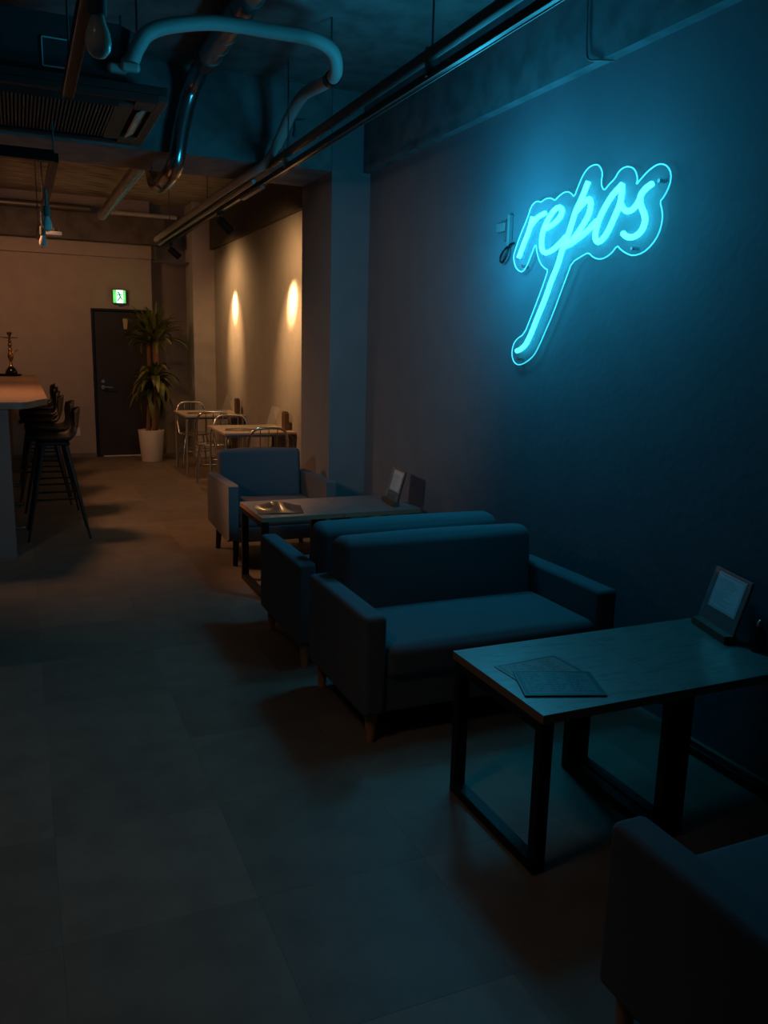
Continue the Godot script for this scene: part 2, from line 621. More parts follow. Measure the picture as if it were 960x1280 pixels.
# ---------------------------------------------------------------- the room
func room():
	var f := struct("floor", span(-3.6, 2.7, -0.12, -0.006, -12.7, 1.7), M.slab)
	# tiles: joints on x = 0.56 + 0.54 k, z = -2.11 - 0.54 k
	var variants := []
	rng.seed = 11
	for k in 8:
		var g := Geo.new()
		var h := PANEL / 2.0 - 0.0001
		var b := 0.0004
		var o := Vector2(rng.randf(), rng.randf())
		var turn := rng.randi() % 2
		var t := []
		for c in [Vector2(-1, -1), Vector2(1, -1), Vector2(1, 1), Vector2(-1, 1)]:
			var uv: Vector2 = c * 0.21
			if turn == 1:
				uv = Vector2(uv.y, -uv.x)
			t.append([Vector3(c.x * (h - b), 0, c.y * (h - b)), Vector3(c.x * h, -b, c.y * h), Vector3(c.x * h, -0.006, c.y * h), uv + o])
		g.quad(t[0][0], t[1][0], t[2][0], t[3][0], Vector3.UP, Vector3.UP, Vector3.UP, Vector3.UP, t[0][3], t[1][3], t[2][3], t[3][3])
		for i in 4:
			var j := (i + 1) % 4
			var n: Vector3 = (t[i][0] + t[j][0]).normalized()
			var nb := (n + Vector3.UP).normalized()
			g.quad(t[i][0], t[j][0], t[j][1], t[i][1], nb, nb, nb, nb, t[i][3], t[j][3], t[j][3], t[i][3])
			g.quad(t[i][1], t[j][1], t[j][2], t[i][2], n, n, n, n, t[i][3], t[j][3], t[j][3], t[i][3])
		variants.append(g.mesh())
	var rest := Geo.new()
	for i in range(-8, 4):
		for j in range(-7, 20):
			var c := Vector3(0.56 + PANEL * (i + 0.5), 0, -2.11 - PANEL * (j + 0.5))
			if c.x > 2.9 or c.x < -3.5:
				continue
			var tone: int = [0, 1, 2, 3, 4, 1, 2][rng.randi() % 7]
			var shape: int = rng.randi() % 8
			if i >= -4 and j > -5:
				var p := part("floor_tile", variants[shape], M["tile%d" % tone], f)
				p.position = c
			else:
				rest.box(c + Vector3(0, -0.003, 0), Vector3(PANEL - 0.001, 0.006, PANEL - 0.001))
	var r := part("floor_tile_field", rest, M.tile1, f)
	r.set_meta("kind", "stuff")

	struct("ceiling", span(-3.6, 2.7, 3.47, 3.6, -6.55, 1.7), M.concrete)
	struct("ceiling", span(-3.6, 2.7, 3.47, 3.6, -12.7, -6.55), M.ceiling)
	struct("wall_right", span(2.55, 2.72, 0, 3.47, -6.19, 1.7), M.wall)
	struct("wall_niche", span(2.55, 2.72, 0, 3.47, -11.8, -6.91), M.wall_niche)
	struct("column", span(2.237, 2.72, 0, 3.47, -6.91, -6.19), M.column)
	struct("column", span(2.252, 2.72, 0, 3.47, -12.7, -11.8), M.column_lit)  # lighter copy of the column colour, for the spotlight falling on it
	struct("wall_left", span(-3.72, -3.6, 0, 3.47, -12.7, 1.7), M.wall_back)
	struct("wall_front", span(-3.72, 2.72, 0, 3.47, 1.6, 1.75), M.wall)
	# back wall with the door opening, then the darker recess beside it
	var wb := Geo.new()
	wb.box(Vector3(-1.337, 1.735, -12.21), Vector3(4.526, 3.47, 0.2))
	wb.box(Vector3(1.3255, 2.7425, -12.21), Vector3(0.799, 1.455, 0.2))
	wb.box(Vector3(1.7335, 1.735, -12.21), Vector3(0.017, 3.47, 0.2))
	struct("wall_back", wb, M.wall_back)
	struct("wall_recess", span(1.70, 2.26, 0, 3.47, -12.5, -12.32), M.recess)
	var band := struct("trim_1", span(-3.6, 1.742, 2.71, 2.89, -12.11, -12.05), M.wall_back)
	var bar := Geo.new()
	bar.box(Vector3(2.0, 2.69, -12.05), Vector3(0.50, 0.025, 0.03))
	bar.box(Vector3(1.79, 2.79, -12.05), Vector3(0.025, 0.20, 0.03))
	struct("trim_2", bar, M.dull_metal)
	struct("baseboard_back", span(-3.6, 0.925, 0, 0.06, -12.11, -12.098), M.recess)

	# concrete beams
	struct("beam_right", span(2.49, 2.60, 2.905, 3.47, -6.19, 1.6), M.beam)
	struct("beam_niche", span(2.49, 2.60, 2.865, 3.47, -11.8, -6.91), M.beam_shaded)  # darker copy of the beam colour, for shade above the spot beams
	struct("beam_cross", span(-3.6, 2.49, 2.895, 3.47, -6.9, -6.2), M.concrete)
	struct("beam_back", span(-3.6, 1.90, 2.885, 3.22, -12.11, -11.85), M.soffit)

	# door
	var d := Node3D.new()
	d.name = "door_1"
	add_child(d)
	d.position = Vector3(1.326, 0, -12.11)
	d.set_meta("kind", "structure")
	var fr := Geo.new()
	fr.box(Vector3(-0.385, 1.016, -0.06), Vector3(0.028, 2.03, 0.14))
	fr.box(Vector3(0.385, 1.016, -0.06), Vector3(0.028, 2.03, 0.14))
	fr.box(Vector3(0, 2.018, -0.06), Vector3(0.742, 0.028, 0.14))
	part("door_frame", fr, M.black_metal, d)
	part("door_leaf", BR(Vector3(0, 1.005, -0.045), Vector3(0.736, 1.985, 0.04), 0.003, 1), M.door, d)
	part("threshold", BR(Vector3(0.02, 0.008, -0.01), Vector3(0.66, 0.014, 0.05), 0.003, 1), M.white_plastic, d)
	var hd := Geo.new()
	hd.tube([Vector3(-0.275, 0.97, -0.025), Vector3(-0.275, 0.97, 0.03)], 0.026, 14)
	hd.tube(smooth_path([Vector3(-0.275, 0.97, 0.025), Vector3(-0.265, 0.97, 0.045), Vector3(-0.22, 0.97, 0.05), Vector3(-0.15, 0.966, 0.05)], 4), 0.010, 8)
	part("door_handle", hd, M.steel, d)
	var lk := Geo.new()
	lk.tube([Vector3(-0.275, 1.05, -0.025), Vector3(-0.275, 1.05, 0.0)], 0.023, 14)
	part("door_lock", lk, M.steel, d)


# ---------------------------------------------------------------- the neon sign
func neon_sign():
	var s := thing("neon_sign", Vector3(2.55, 2.0, -3.3), -PI / 2, "glowing cyan neon sign with slanted handwritten letters on a clear cut-out board", "neon sign")
	# local axes after the turn: x along the wall to the right, y up, z out of the wall
	var strokes := [
		["-0.653,0.097 -0.611,0.163 -0.57,0.222 -0.54,0.291"],
		["-0.561,0.234 -0.523,0.264 -0.479,0.284 -0.422,0.294"],
		["-0.4,0.216 -0.333,0.232 -0.285,0.257 -0.27,0.286 -0.29,0.303 -0.324,0.302 -0.364,0.279 -0.403,0.24 -0.429,0.194 -0.432,0.145 -0.42,0.112 -0.387,0.097 -0.335,0.104 -0.278,0.128 -0.224,0.158"],
		["-0.086,0.391 -0.124,0.33 -0.165,0.276 -0.191,0.224 -0.22,0.162 -0.259,0.1 -0.287,0.033 -0.337,-0.047 -0.384,-0.134 -0.442,-0.224 -0.492,-0.305 -0.537,-0.361 -0.586,-0.389 -0.623,-0.398"],
		["-0.16,0.267 -0.12,0.291 -0.084,0.308 -0.059,0.308 -0.049,0.283 -0.06,0.24 -0.101,0.195 -0.151,0.155 -0.196,0.127 -0.231,0.111"],
		["-0.227,0.111 -0.179,0.12 -0.103,0.147 -0.045,0.171 -0.01,0.193 0.011,0.204"],
		["0.163,0.341 0.15,0.332 0.099,0.302 0.052,0.256 0.015,0.204 -0.004,0.144 0.011,0.113 0.04,0.112 0.083,0.143 0.125,0.203 0.154,0.251 0.164,0.292 0.163,0.339"],
		["0.162,0.267 0.19,0.233 0.225,0.218 0.263,0.228 0.297,0.26"],
		["0.369,0.309 0.331,0.296 0.302,0.27 0.307,0.234 0.334,0.193 0.343,0.16 0.324,0.123 0.279,0.104 0.232,0.11 0.203,0.128"],
	]
	var n := 0
	for k in strokes.size():
		var pts := []
		for p in points(strokes[k][0]):
			pts.append(Vector3(p.x, p.y, 0.045 + 0.004 * (k % 3)))
		var path := smooth_path(pts, 4)
		var g := Geo.new()
		g.tube(path, 0.013, 8)
		part("neon_tube", g, M.neon, s)
	var outline := "-0.718,0.069 -0.732,0.112 -0.711,0.152 -0.678,0.211 -0.609,0.301 -0.586,0.348 -0.551,0.368 -0.518,0.368 -0.495,0.358 -0.46,0.37 -0.42,0.37 -0.388,0.359 -0.372,0.35 -0.338,0.366 -0.297,0.378 -0.264,0.376 -0.234,0.363 -0.21,0.342 -0.184,0.385 -0.151,0.434 -0.116,0.459 -0.079,0.466 -0.045,0.463 -0.021,0.447 -0.001,0.417 -0.008,0.371 0.018,0.336 0.051,0.359 0.091,0.378 0.115,0.406 0.154,0.418 0.195,0.41 0.227,0.391 0.248,0.35 0.238,0.326 0.262,0.344 0.309,0.373 0.356,0.389 0.392,0.388 0.43,0.37 0.455,0.336 0.452,0.293 0.422,0.25 0.4,0.236 0.42,0.195 0.426,0.154 0.411,0.103 0.373,0.062 0.32,0.034 0.256,0.027 0.207,0.042 0.164,0.065 0.143,0.083 0.109,0.053 0.061,0.035 0.018,0.032 -0.029,0.045 -0.066,0.071 -0.114,0.059 -0.192,0.036 -0.221,-0.018 -0.265,-0.097 -0.326,-0.21 -0.383,-0.295 -0.433,-0.371 -0.477,-0.422 -0.545,-0.457 -0.617,-0.476 -0.667,-0.463 -0.697,-0.42 -0.688,-0.367 -0.653,-0.333 -0.582,-0.307 -0.529,-0.227 -0.461,-0.114 -0.42,-0.041 -0.393,0.015 -0.423,0.023 -0.469,0.053 -0.505,0.109 -0.518,0.158 -0.545,0.118 -0.589,0.051 -0.622,0.026 -0.648,0.021 -0.692,0.04"
	var poly := PackedVector2Array()
	var raw := points(outline)
	for k in raw.size():
		var a: Vector2 = raw[k]
		var b: Vector2 = raw[(k + 1) % raw.size()]
		poly.append(a.lerp(b, 0.25))
		poly.append(a.lerp(b, 0.75))
	var bd := Geo.new()
	bd.prism(poly, 0.026, 0.032)
	part("acrylic_board", bd, M.sign_acrylic, s)
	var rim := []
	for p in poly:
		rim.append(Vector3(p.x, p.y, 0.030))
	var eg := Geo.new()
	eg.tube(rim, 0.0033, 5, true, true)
	part("board_edge", eg, M.edge_glow, s)
	for p in [Vector2(-0.63, 0.05), Vector2(0.39, 0.32), Vector2(-0.62, -0.44), Vector2(0.25, 0.06)]:
		var g := Geo.new()
		g.tube([Vector3(p.x, p.y, 0.0), Vector3(p.x, p.y, 0.038)], 0.008, 10)
		part("standoff", g, M.steel, s)
	# the light of the tubes, thrown forward from just in front of each letter
	var c := Color(0.03, 0.58, 1.0).linear_to_srgb()
	var at := [Vector2(-0.56, 0.2), Vector2(-0.35, 0.2), Vector2(-0.16, 0.24), Vector2(-0.33, -0.05), Vector2(-0.53, -0.35), Vector2(0.08, 0.22), Vector2(0.3, 0.2)]
	for p in at:
		var l := AreaLight3D.new()
		l.name = "tube_light"
		l.area_size = Vector2(0.12, 0.18)
		l.light_color = c
		l.light_energy = NEON_LIGHT / at.size()
		l.area_range = 20.0
		l.area_attenuation = 2.0
		l.shadow_enabled = true
		s.add_child(l, true)
		l.transform = Transform3D(Basis(Vector3.UP, PI), Vector3(p.x, p.y, 0.075))

	for p in [Vector3(-0.62, 0.14, 0.48), Vector3(-0.58, 0.46, 0.15), Vector3(0.05, 0.34, 0.09), Vector3(0.28, 0.20, 0.12)]:  # added lights, well off the wall, to spread the blue over it
		omni("added_sign_spill", Vector3(p.x, p.y, 0.40), c, ADDED_SPILL * p.z, 0.12, s)

	# plug box on the wall and its hook of cable
	var a := thing("power_adapter", Vector3(2.55, 2.22, -4.13), -PI / 2, "small square plug box and power supply of the neon sign on the wall", "power adapter")
	part("plug_box", BR(Vector3(-0.06, 0.06, 0.015), Vector3(0.09, 0.05, 0.03), 0.005, 1), M.adapter, a)
	part("power_supply", BR(Vector3(0.02, 0.035, 0.015), Vector3(0.025, 0.17, 0.03), 0.006, 1), M.adapter, a)
	part("bracket", BR(Vector3(-0.015, 0.04, 0.012), Vector3(0.012, 0.12, 0.024), 0.003, 1), M.dull_metal, a)
	var cb := Geo.new()
	cb.tube(smooth_path([Vector3(0.02, -0.05, 0.02), Vector3(0.03, -0.09, 0.03), Vector3(-0.01, -0.13, 0.03), Vector3(-0.04, -0.12, 0.03), Vector3(-0.02, -0.08, 0.03), Vector3(0.03, -0.045, 0.02), Vector3(0.07, -0.035, 0.015)], 5), 0.006, 6)
	part("cable", cb, M.black_plastic, a)


# ---------------------------------------------------------------- seats and tables
func loveseat() -> Node3D:
	var t := thing("loveseat", Vector3(), 0, "", "sofa", "two-seat sofas along the right wall")
	var g := Geo.new()
	g.rbox(Vector3(0, 0.205, 0.0), Vector3(1.05, 0.15, 0.66), 0.012, 2)
	part("base", g, M.fabric, t)
	g = Geo.new()
	g.rbox(Vector3(0, 0.342, 0.085), Vector3(1.035, 0.155, 0.53), 0.045, 4, 8, Vector3(0, 0.022, 0.008))
	part("seat_cushion", g, M.fabric, t)
	g = Geo.new()
	g.xf = Transform3D(Basis(Vector3.RIGHT, -0.11), Vector3(0, 0.40, -0.245))
	g.rbox(Vector3(0, 0.105, 0.0), Vector3(1.035, 0.47, 0.155), 0.055, 4, 8, Vector3(0.004, 0.008, 0.018))
	part("backrest", g, M.fabric, t)
	for s in [-1, 1]:
		g = Geo.new()
		g.rbox(Vector3(s * 0.57, 0.342, 0.0), Vector3(0.10, 0.425, 0.70), 0.022, 3, 3, Vector3(0.004, 0.004, 0.004))
		part("arm", g, M.fabric, t)
	for sx in [-1, 1]:
		for sz in [-1, 1]:
			g = Geo.new()
			g.lathe(Vector3(sx * 0.565, 0, sz * 0.30), [Vector2(0.001, 0.0), Vector2(0.017, 0.0), Vector2(0.028, 0.131), Vector2(0.001, 0.131)], 14)
			part("leg", g, M.leg_wood, t).set_meta("label", "tapered wooden leg")
	return t


func armchair():
	var t := thing("armchair", Vector3(1.72, 0, -6.08), 0, "slim low armchair with thin arms and black legs beyond the far coffee table", "armchair")
	var g := Geo.new()
	g.rbox(Vector3(0, 0.245, 0.0), Vector3(0.68, 0.11, 0.74), 0.012, 2)
	part("base", g, M.fabric_chair, t)
	g = Geo.new()
	g.rbox(Vector3(0, 0.36, 0.06), Vector3(0.665, 0.14, 0.62), 0.04, 3, 6, Vector3(0, 0.015, 0.006))
	part("seat_cushion", g, M.fabric_chair, t)
	g = Geo.new()
	g.xf = Transform3D(Basis(Vector3.RIGHT, -0.10), Vector3(0, 0.42, -0.30))
	g.rbox(Vector3(0, 0.165, 0), Vector3(0.665, 0.40, 0.13), 0.035, 3, 8, Vector3(0.004, 0.012, 0.018))
	part("backrest", g, M.fabric_chair, t)
	for s in [-1, 1]:
		g = Geo.new()
		# the front edge of the arm leans, so the side is a slanted slab
		var poly := PackedVector2Array([Vector2(-0.37, 0.22), Vector2(0.30, 0.19), Vector2(0.36, 0.22), Vector2(0.36, 0.60), Vector2(0.345, 0.612), Vector2(-0.37, 0.60)])
		g.xf = Transform3D(Basis(Vector3.UP, -PI / 2), Vector3(s * 0.37, 0, 0))
		g.prism(poly, -0.036, 0.036, 0.7)
		part("arm", g, M.fabric_chair, t)
	for sx in [-1, 1]:
		for sz in [-1, 1]:
			g = Geo.new()
			g.tube([Vector3(sx * 0.345, 0, sz * 0.29), Vector3(sx * 0.335, 0.21, sz * 0.28)], [0.018, 0.024], 4, true, false, true)
			part("leg", g, M.black_wood, t)


func coffee_table() -> Node3D:
	var t := thing("coffee_table", Vector3(), 0, "", "coffee table", "square coffee tables pushed together in pairs")
	part("tabletop", BR(Vector3(0, 0.5385, 0), Vector3(0.552, 0.003, 0.568), 0.0006, 1), M.table_top, t)
	part("core_board", BR(Vector3(0, 0.5235, 0), Vector3(0.5515, 0.027, 0.5675), 0.001, 1), M.top_edge, t)
	for s in [-1, 1]:
		var g := Geo.new()
		var x: float = s * 0.249
		g.rbox(Vector3(x, 0.255, 0.256), Vector3(0.045, 0.51, 0.036), 0.003, 1)
		g.rbox(Vector3(x, 0.255, -0.256), Vector3(0.045, 0.51, 0.036), 0.003, 1)
		g.rbox(Vector3(x, 0.0185, 0), Vector3(0.045, 0.037, 0.478), 0.003, 1)
		g.rbox(Vector3(x, 0.4915, 0), Vector3(0.045, 0.037, 0.478), 0.003, 1)
		part("leg_frame", g, M.black_metal, t)
	return t


func menu_sheet(called: String, corners: Array, y: float, m: Material, label: String, curl: float, category := "menu"):
	var g := []
	var c := (corners[0] + corners[1] + corners[2] + corners[3]) / 4.0 as Vector2
	for i in 9:
		var row := []
		for j in 13:
			var u := j / 12.0
			var v := i / 8.0
			var p: Vector2 = (corners[0] * (1 - u) + corners[1] * u) * (1 - v) + (corners[3] * (1 - u) + corners[2] * u) * v
			var h := curl * (0.5 - 0.5 * cos(u * TAU)) * (0.6 + 0.4 * cos(v * PI))
			row.append(Vector3(p.x - c.x, h, p.y - c.y))
		g.append(row)
	var s := Geo.new()
	s.sheet(g, -0.0012)
	var o := single(called, s, m, label, category)
	o.position = Vector3(c.x, y, c.y)


func card_stand(at: Vector3, turn: float, label: String, big := true):
	# an upright holder leaning back on a small block; the card faces local +z
	var t := thing("card_stand", at, turn, label, "card stand")
	part("base", BR(Vector3(0, 0.016, 0.02), Vector3(0.25, 0.032, 0.05), 0.003, 1), M.cladding, t)
	var lean := Basis(Vector3.RIGHT, -0.27)
	var g := Geo.new()
	g.xf = Transform3D(lean, Vector3(0, 0.02, 0.01))
	g.rbox(Vector3(0, 0.112, 0), Vector3(0.25, 0.224, 0.006), 0.002, 1)
	part("backing", g, M.dark_card, t)
	g = Geo.new()
	g.xf = Transform3D(lean, Vector3(0, 0.02, 0.01))
	g.rbox(Vector3(0, 0.112, 0.010), Vector3(0.256, 0.228, 0.003), 0.001, 1)
	part("clear_cover", g, M.acrylic, t)
	var cm := mat(Color(1, 1, 1), 0.6)
	cm.albedo_texture = print_texture(192, 176, 5, Color(0.82, 0.83, 0.84), Color(0.55, 0.55, 0.56), 1)
	var q := []
	for i in 2:
		q.append([Vector3(-0.095, 0.212 - 0.142 * i, 0.0075), Vector3(0.095, 0.212 - 0.142 * i, 0.0075)])
	g = Geo.new()
	g.xf = Transform3D(lean, Vector3(0, 0.02, 0.01))
	g.quad(q[0][0], q[0][1], q[1][1], q[1][0], Vector3.BACK, Vector3.BACK, Vector3.BACK, Vector3.BACK)
	g.box(Vector3(0, 0.141, 0.006), Vector3(0.19, 0.142, 0.0025))
	part("paper_card", g, cm, t)
	# back foot of the holder
	g = Geo.new()
	g.rbox(Vector3(0, 0.004, -0.04), Vector3(0.24, 0.005, 0.08), 0.002, 1)
	part("back_foot", g, M.acrylic, t)


func seating():
	var a := loveseat()
	a.position = Vector3(1.81, 0, -3.20)
	a.set_meta("label", "blue-grey two-seat sofa with wooden legs facing the nearest coffee tables")
	copy_of(a, Vector3(1.81, 0, -4.07), PI, "blue-grey two-seat sofa turned to the far coffee tables, its back just behind another sofa")
	copy_of(a, Vector3(1.80, 0, -1.0), PI, "dark two-seat sofa nearest the camera, cut off by the lower picture edge")
	armchair()
	var ct := coffee_table()
	ct.position = Vector3(1.6455, 0, -2.172)
	ct.set_meta("label", "nearest square coffee table on the aisle side, with menu sheets on it")
	copy_of(ct, Vector3(2.1995, 0, -2.172), 0, "nearest square coffee table on the wall side, with a card stand and bottle")
	copy_of(ct, Vector3(1.609, 0, -5.182), 0, "far coffee table on the aisle side, before the armchair, with a glossy folded menu")
	copy_of(ct, Vector3(2.163, 0, -5.182), 0, "far coffee table on the wall side behind the sofas, with a card stand")

	var m1 := mat(Color(1, 1, 1), 0.45)
	m1.albedo_texture = print_texture(110, 82, 3, Color(0.30, 0.32, 0.34), Color(0.08, 0.09, 0.10), 3)
	menu_sheet("menu_sheet", [Vector2(1.463, -2.209), Vector2(1.709, -2.114), Vector2(1.64, -1.932), Vector2(1.391, -2.021)], 0.5445, m1, "laminated menu lying on top of another sheet on the nearest coffee table", 0.002)
	var m2 := mat(Color(1, 1, 1), 0.3)
	m2.albedo_texture = print_texture(110, 82, 8, Color(0.50, 0.49, 0.48), Color(0.28, 0.28, 0.27), 3)
	menu_sheet("menu_sheet", [Vector2(1.43, -2.275), Vector2(1.69, -2.29), Vector2(1.70, -2.10), Vector2(1.44, -2.085)], 0.5415, m2, "paler printed sheet half hidden under the laminated menu on the nearest coffee table", 0.0)
	var m3 := mat(Color(1, 1, 1), 0.08)
	m3.albedo_texture = print_texture(128, 96, 21, Color(0.30, 0.27, 0.25), Color(0.16, 0.14, 0.14), 2)
	menu_sheet("folded_menu", [Vector2(1.385, -5.30), Vector2(1.69, -5.23), Vector2(1.63, -4.965), Vector2(1.345, -5.01)], 0.5415, m3, "glossy dark menu with curled pages on the far coffee table", 0.028)

	card_stand(Vector3(2.44, 0.54, -2.27), -PI / 2 - 0.28, "card stand with a printed white card on the nearest coffee tables, by the wall")
	card_stand(Vector3(2.33, 0.54, -5.12), -PI / 2 - 0.1, "card stand on the far coffee table, partly hidden behind the sofa backs")
	var b := thing("sauce_bottle", Vector3(2.435, 0.54, -2.075), 0, "small dark bottle beside the nearest card stand", "bottle")
	var g := Geo.new()
	g.lathe(Vector3(), [Vector2(0.001, 0.0), Vector2(0.026, 0.0), Vector2(0.028, 0.01), Vector2(0.028, 0.06), Vector2(0.022, 0.08), Vector2(0.012, 0.09), Vector2(0.012, 0.095), Vector2(0.001, 0.095)], 18)
	part("bottle_body", g, M.bottle, b)
	g = Geo.new()
	g.lathe(Vector3(0, 0.095, 0), [Vector2(0.001, 0.0), Vector2(0.013, 0.0), Vector2(0.011, 0.012), Vector2(0.005, 0.022), Vector2(0.001, 0.024)], 14)
	part("cap", g, M.steel, b)


func dining_chair() -> Node3D:
	# chrome chair facing local +z: hooped tube back, round pan, four legs, foot ring
	var t := thing("dining_chair", Vector3(), 0, "", "chair", "chrome hoop-backed chairs at the small tables")
	var g := Geo.new()
	g.lathe(Vector3(0, 0.435, 0.0), [Vector2(0.001, 0.012), Vector2(0.15, 0.006), Vector2(0.185, 0.014), Vector2(0.196, 0.008), Vector2(0.19, -0.008), Vector2(0.001, -0.012)], 28)
	part("seat", g, M.chrome, t)
	g = Geo.new()
	g.tube(smooth_path([Vector3(-0.175, 0.43, -0.10), Vector3(-0.19, 0.60, -0.17), Vector3(-0.18, 0.74, -0.205), Vector3(-0.13, 0.815, -0.22), Vector3(0, 0.83, -0.225), Vector3(0.13, 0.815, -0.22), Vector3(0.18, 0.74, -0.205), Vector3(0.19, 0.60, -0.17), Vector3(0.175, 0.43, -0.10)], 6), 0.014, 10)
	part("back_hoop", g, M.chrome, t)
	for x in [-0.08, 0.0, 0.08]:
		g = Geo.new()
		g.tube(smooth_path([Vector3(x * 0.9, 0.44, -0.165), Vector3(x, 0.62, -0.20), Vector3(x * 1.05, 0.825 - absf(x) * 0.06, -0.223)], 5), 0.005, 6)
		part("back_rod", g, M.chrome, t)
	for sx in [-1, 1]:
		for sz in [-1, 1]:
			g = Geo.new()
			g.tube(smooth_path([Vector3(sx * 0.13, 0.43, sz * 0.13), Vector3(sx * 0.165, 0.25, sz * 0.165), Vector3(sx * 0.19, 0.0, sz * 0.20)], 4), 0.010, 8)
			part("leg", g, M.chrome, t)
	g = Geo.new()
	var ring := []
	for k in 24:
		ring.append(Vector3(cos(TAU * k / 24) * 0.205, 0.22, sin(TAU * k / 24) * 0.205))
	g.tube(ring, 0.006, 6, true, true)
	part("foot_ring", g, M.chrome, t)
	return t


func dining_table() -> Node3D:
	var t := thing("dining_table", Vector3(), 0, "", "table", "small tables along the lit wall")
	part("tabletop", BR(Vector3(0, 0.728, 0), Vector3(0.735, 0.024, 0.83), 0.004, 1), M.dining_top, t)
	for s in [-1, 1]:
		var g := Geo.new()
		var z: float = s * 0.375
		g.tube(smooth_path([Vector3(-0.345, 0.0, z), Vector3(-0.345, 0.30, z), Vector3(-0.345, 0.62, z), Vector3(-0.335, 0.685, z), Vector3(-0.28, 0.703, z), Vector3(0, 0.703, z), Vector3(0.28, 0.703, z), Vector3(0.335, 0.685, z), Vector3(0.345, 0.62, z), Vector3(0.345, 0.30, z), Vector3(0.345, 0.0, z)], 4), 0.0125, 10)
		part("leg_frame", g, M.grey_paint, t)
	return t


func back_tables():
	var t := dining_table()
	t.position = Vector3(2.175, 0, -8.42)
	t.set_meta("label", "pale square table under the brighter wall light, behind the armchair")
	copy_of(t, Vector3(2.165, 0, -10.47), 0, "pale square table with grey tube legs beside the potted plant")
	var c := dining_chair()
	c.position = Vector3(2.10, 0, -8.79)
	c.set_meta("label", "chrome chair on the far side of the table under the brighter wall light")
	copy_of(c, Vector3(2.13, 0, -7.78), PI, "chrome chair between the armchair and the nearer pale table")
	copy_of(c, Vector3(2.04, 0, -9.68), PI - 0.15, "chrome chair on the near side of the table beside the plant")
	copy_of(c, Vector3(2.06, 0, -10.89), 0.0, "chrome chair behind the farthest pale table, next to the plant")
	for k in 2:
		var z: float = [-8.22, -10.30][k]
		var nm: String = ["nearer", "farther"][k]
		var b := thing("menu_box", Vector3(2.49, 0.74, z), -PI / 2, "upright dark menu box on the %s pale table by the wall" % nm, "menu box")
		part("box_body", BR(Vector3(0, 0.09, 0), Vector3(0.12, 0.18, 0.045), 0.004, 1), M.cladding, b)
		part("slot_lip", BR(Vector3(0, 0.185, 0), Vector3(0.10, 0.012, 0.03), 0.002, 1), M.dark_panel, b)
		var s := thing("clear_stand", Vector3(2.39, 0.74, z - 0.14), -PI / 2 + 0.2, "clear leaning card stand on the %s pale table" % nm, "card stand")
		var g := Geo.new()
		g.xf = Transform3D(Basis(Vector3.RIGHT, -0.35), Vector3(0, 0.004, 0.04))
		g.rbox(Vector3(0, 0.12, 0), Vector3(0.17, 0.24, 0.004), 0.0015, 1)
		part("front_sheet", g, M.acrylic, s)
		g = Geo.new()
		g.xf = Transform3D(Basis(Vector3.RIGHT, 0.35), Vector3(0, 0.004, -0.12))
		g.rbox(Vector3(0, 0.12, 0), Vector3(0.17, 0.24, 0.004), 0.0015, 1)
		part("back_sheet", g, M.acrylic, s)
		var m := mat(Color(1, 1, 1), 0.12)
		m.albedo_texture = print_texture(128, 96, 30 + k, Color(0.42, 0.36, 0.30), Color(0.25, 0.21, 0.18), 2)
		menu_sheet("table_menu", [Vector2(1.92, z - 0.22), Vector2(2.20, z - 0.16), Vector2(2.14, z + 0.05), Vector2(1.86, z - 0.01)], 0.7415, m, "glossy menu lying flat on the %s pale table" % nm, 0.006)


func bar_stool() -> Node3D:
	# faces local -z; black moulded shell on four tapered legs
	var t := thing("bar_stool", Vector3(), 0, "", "bar stool", "black bar stools along the counter")
	var prof := [Vector2(-0.205, 0.785), Vector2(-0.20, 0.802), Vector2(-0.17, 0.812), Vector2(-0.10, 0.806), Vector2(0.0, 0.80), Vector2(0.08, 0.802), Vector2(0.135, 0.822), Vector2(0.165, 0.87), Vector2(0.182, 0.94), Vector2(0.193, 1.01), Vector2(0.20, 1.065)]
	var wid := [0.17, 0.185, 0.195, 0.205, 0.21, 0.21, 0.208, 0.20, 0.19, 0.175, 0.14]
	var pr := smooth_path(prof, 3)
	var g := []
	for i in pr.size():
		var f := float(i) / 3.0
		var k := int(floor(f))
		var w: float = lerpf(wid[k], wid[mini(k + 1, 10)], f - k)
		var back := clampf((pr[i].y - 0.80) / 0.2, 0.0, 1.0)
		var row := []
		for j in 13:
			var u := (j - 6) / 6.0
			row.append(Vector3(u * w, pr[i].y + (1.0 - back) * 0.035 * u * u * u * u - back * 0.03 * u * u, pr[i].x - back * 0.05 * u * u))
		g.append(row)
	var s := Geo.new()
	s.sheet(g, 0.014)
	part("seat_shell", s, M.black_plastic, t)
	var p := Geo.new()
	p.rbox(Vector3(0, 0.775, -0.01), Vector3(0.27, 0.03, 0.25), 0.01, 2)
	part("seat_pan", p, M.black_metal, t)
	var top := Vector3(0.105, 0.775, 0.085)
	var foot := Vector3(0.235, 0.0, 0.235)
	for sx in [-1, 1]:
		for sz in [-1, 1]:
			p = Geo.new()
			p.tube([Vector3(sx * top.x, top.y, sz * top.z), Vector3(sx * foot.x, 0, sz * foot.z)], [0.019, 0.0095], 10)
			part("leg", p, M.black_wood, t)
	var f := 1.0 - 0.33 / 0.775
	var at := top.lerp(foot, f)
	for sg in [-1, 1]:
		p = Geo.new()
		p.tube([Vector3(sg * at.x, 0.33, -at.z), Vector3(sg * at.x, 0.33, at.z)], 0.008, 8)
		part("stretcher", p, M.black_metal, t)
	p = Geo.new()
	p.tube([Vector3(-at.x, 0.33, -at.z), Vector3(at.x, 0.33, -at.z)], 0.008, 8)
	part("footrest", p, M.black_metal, t)
	return t


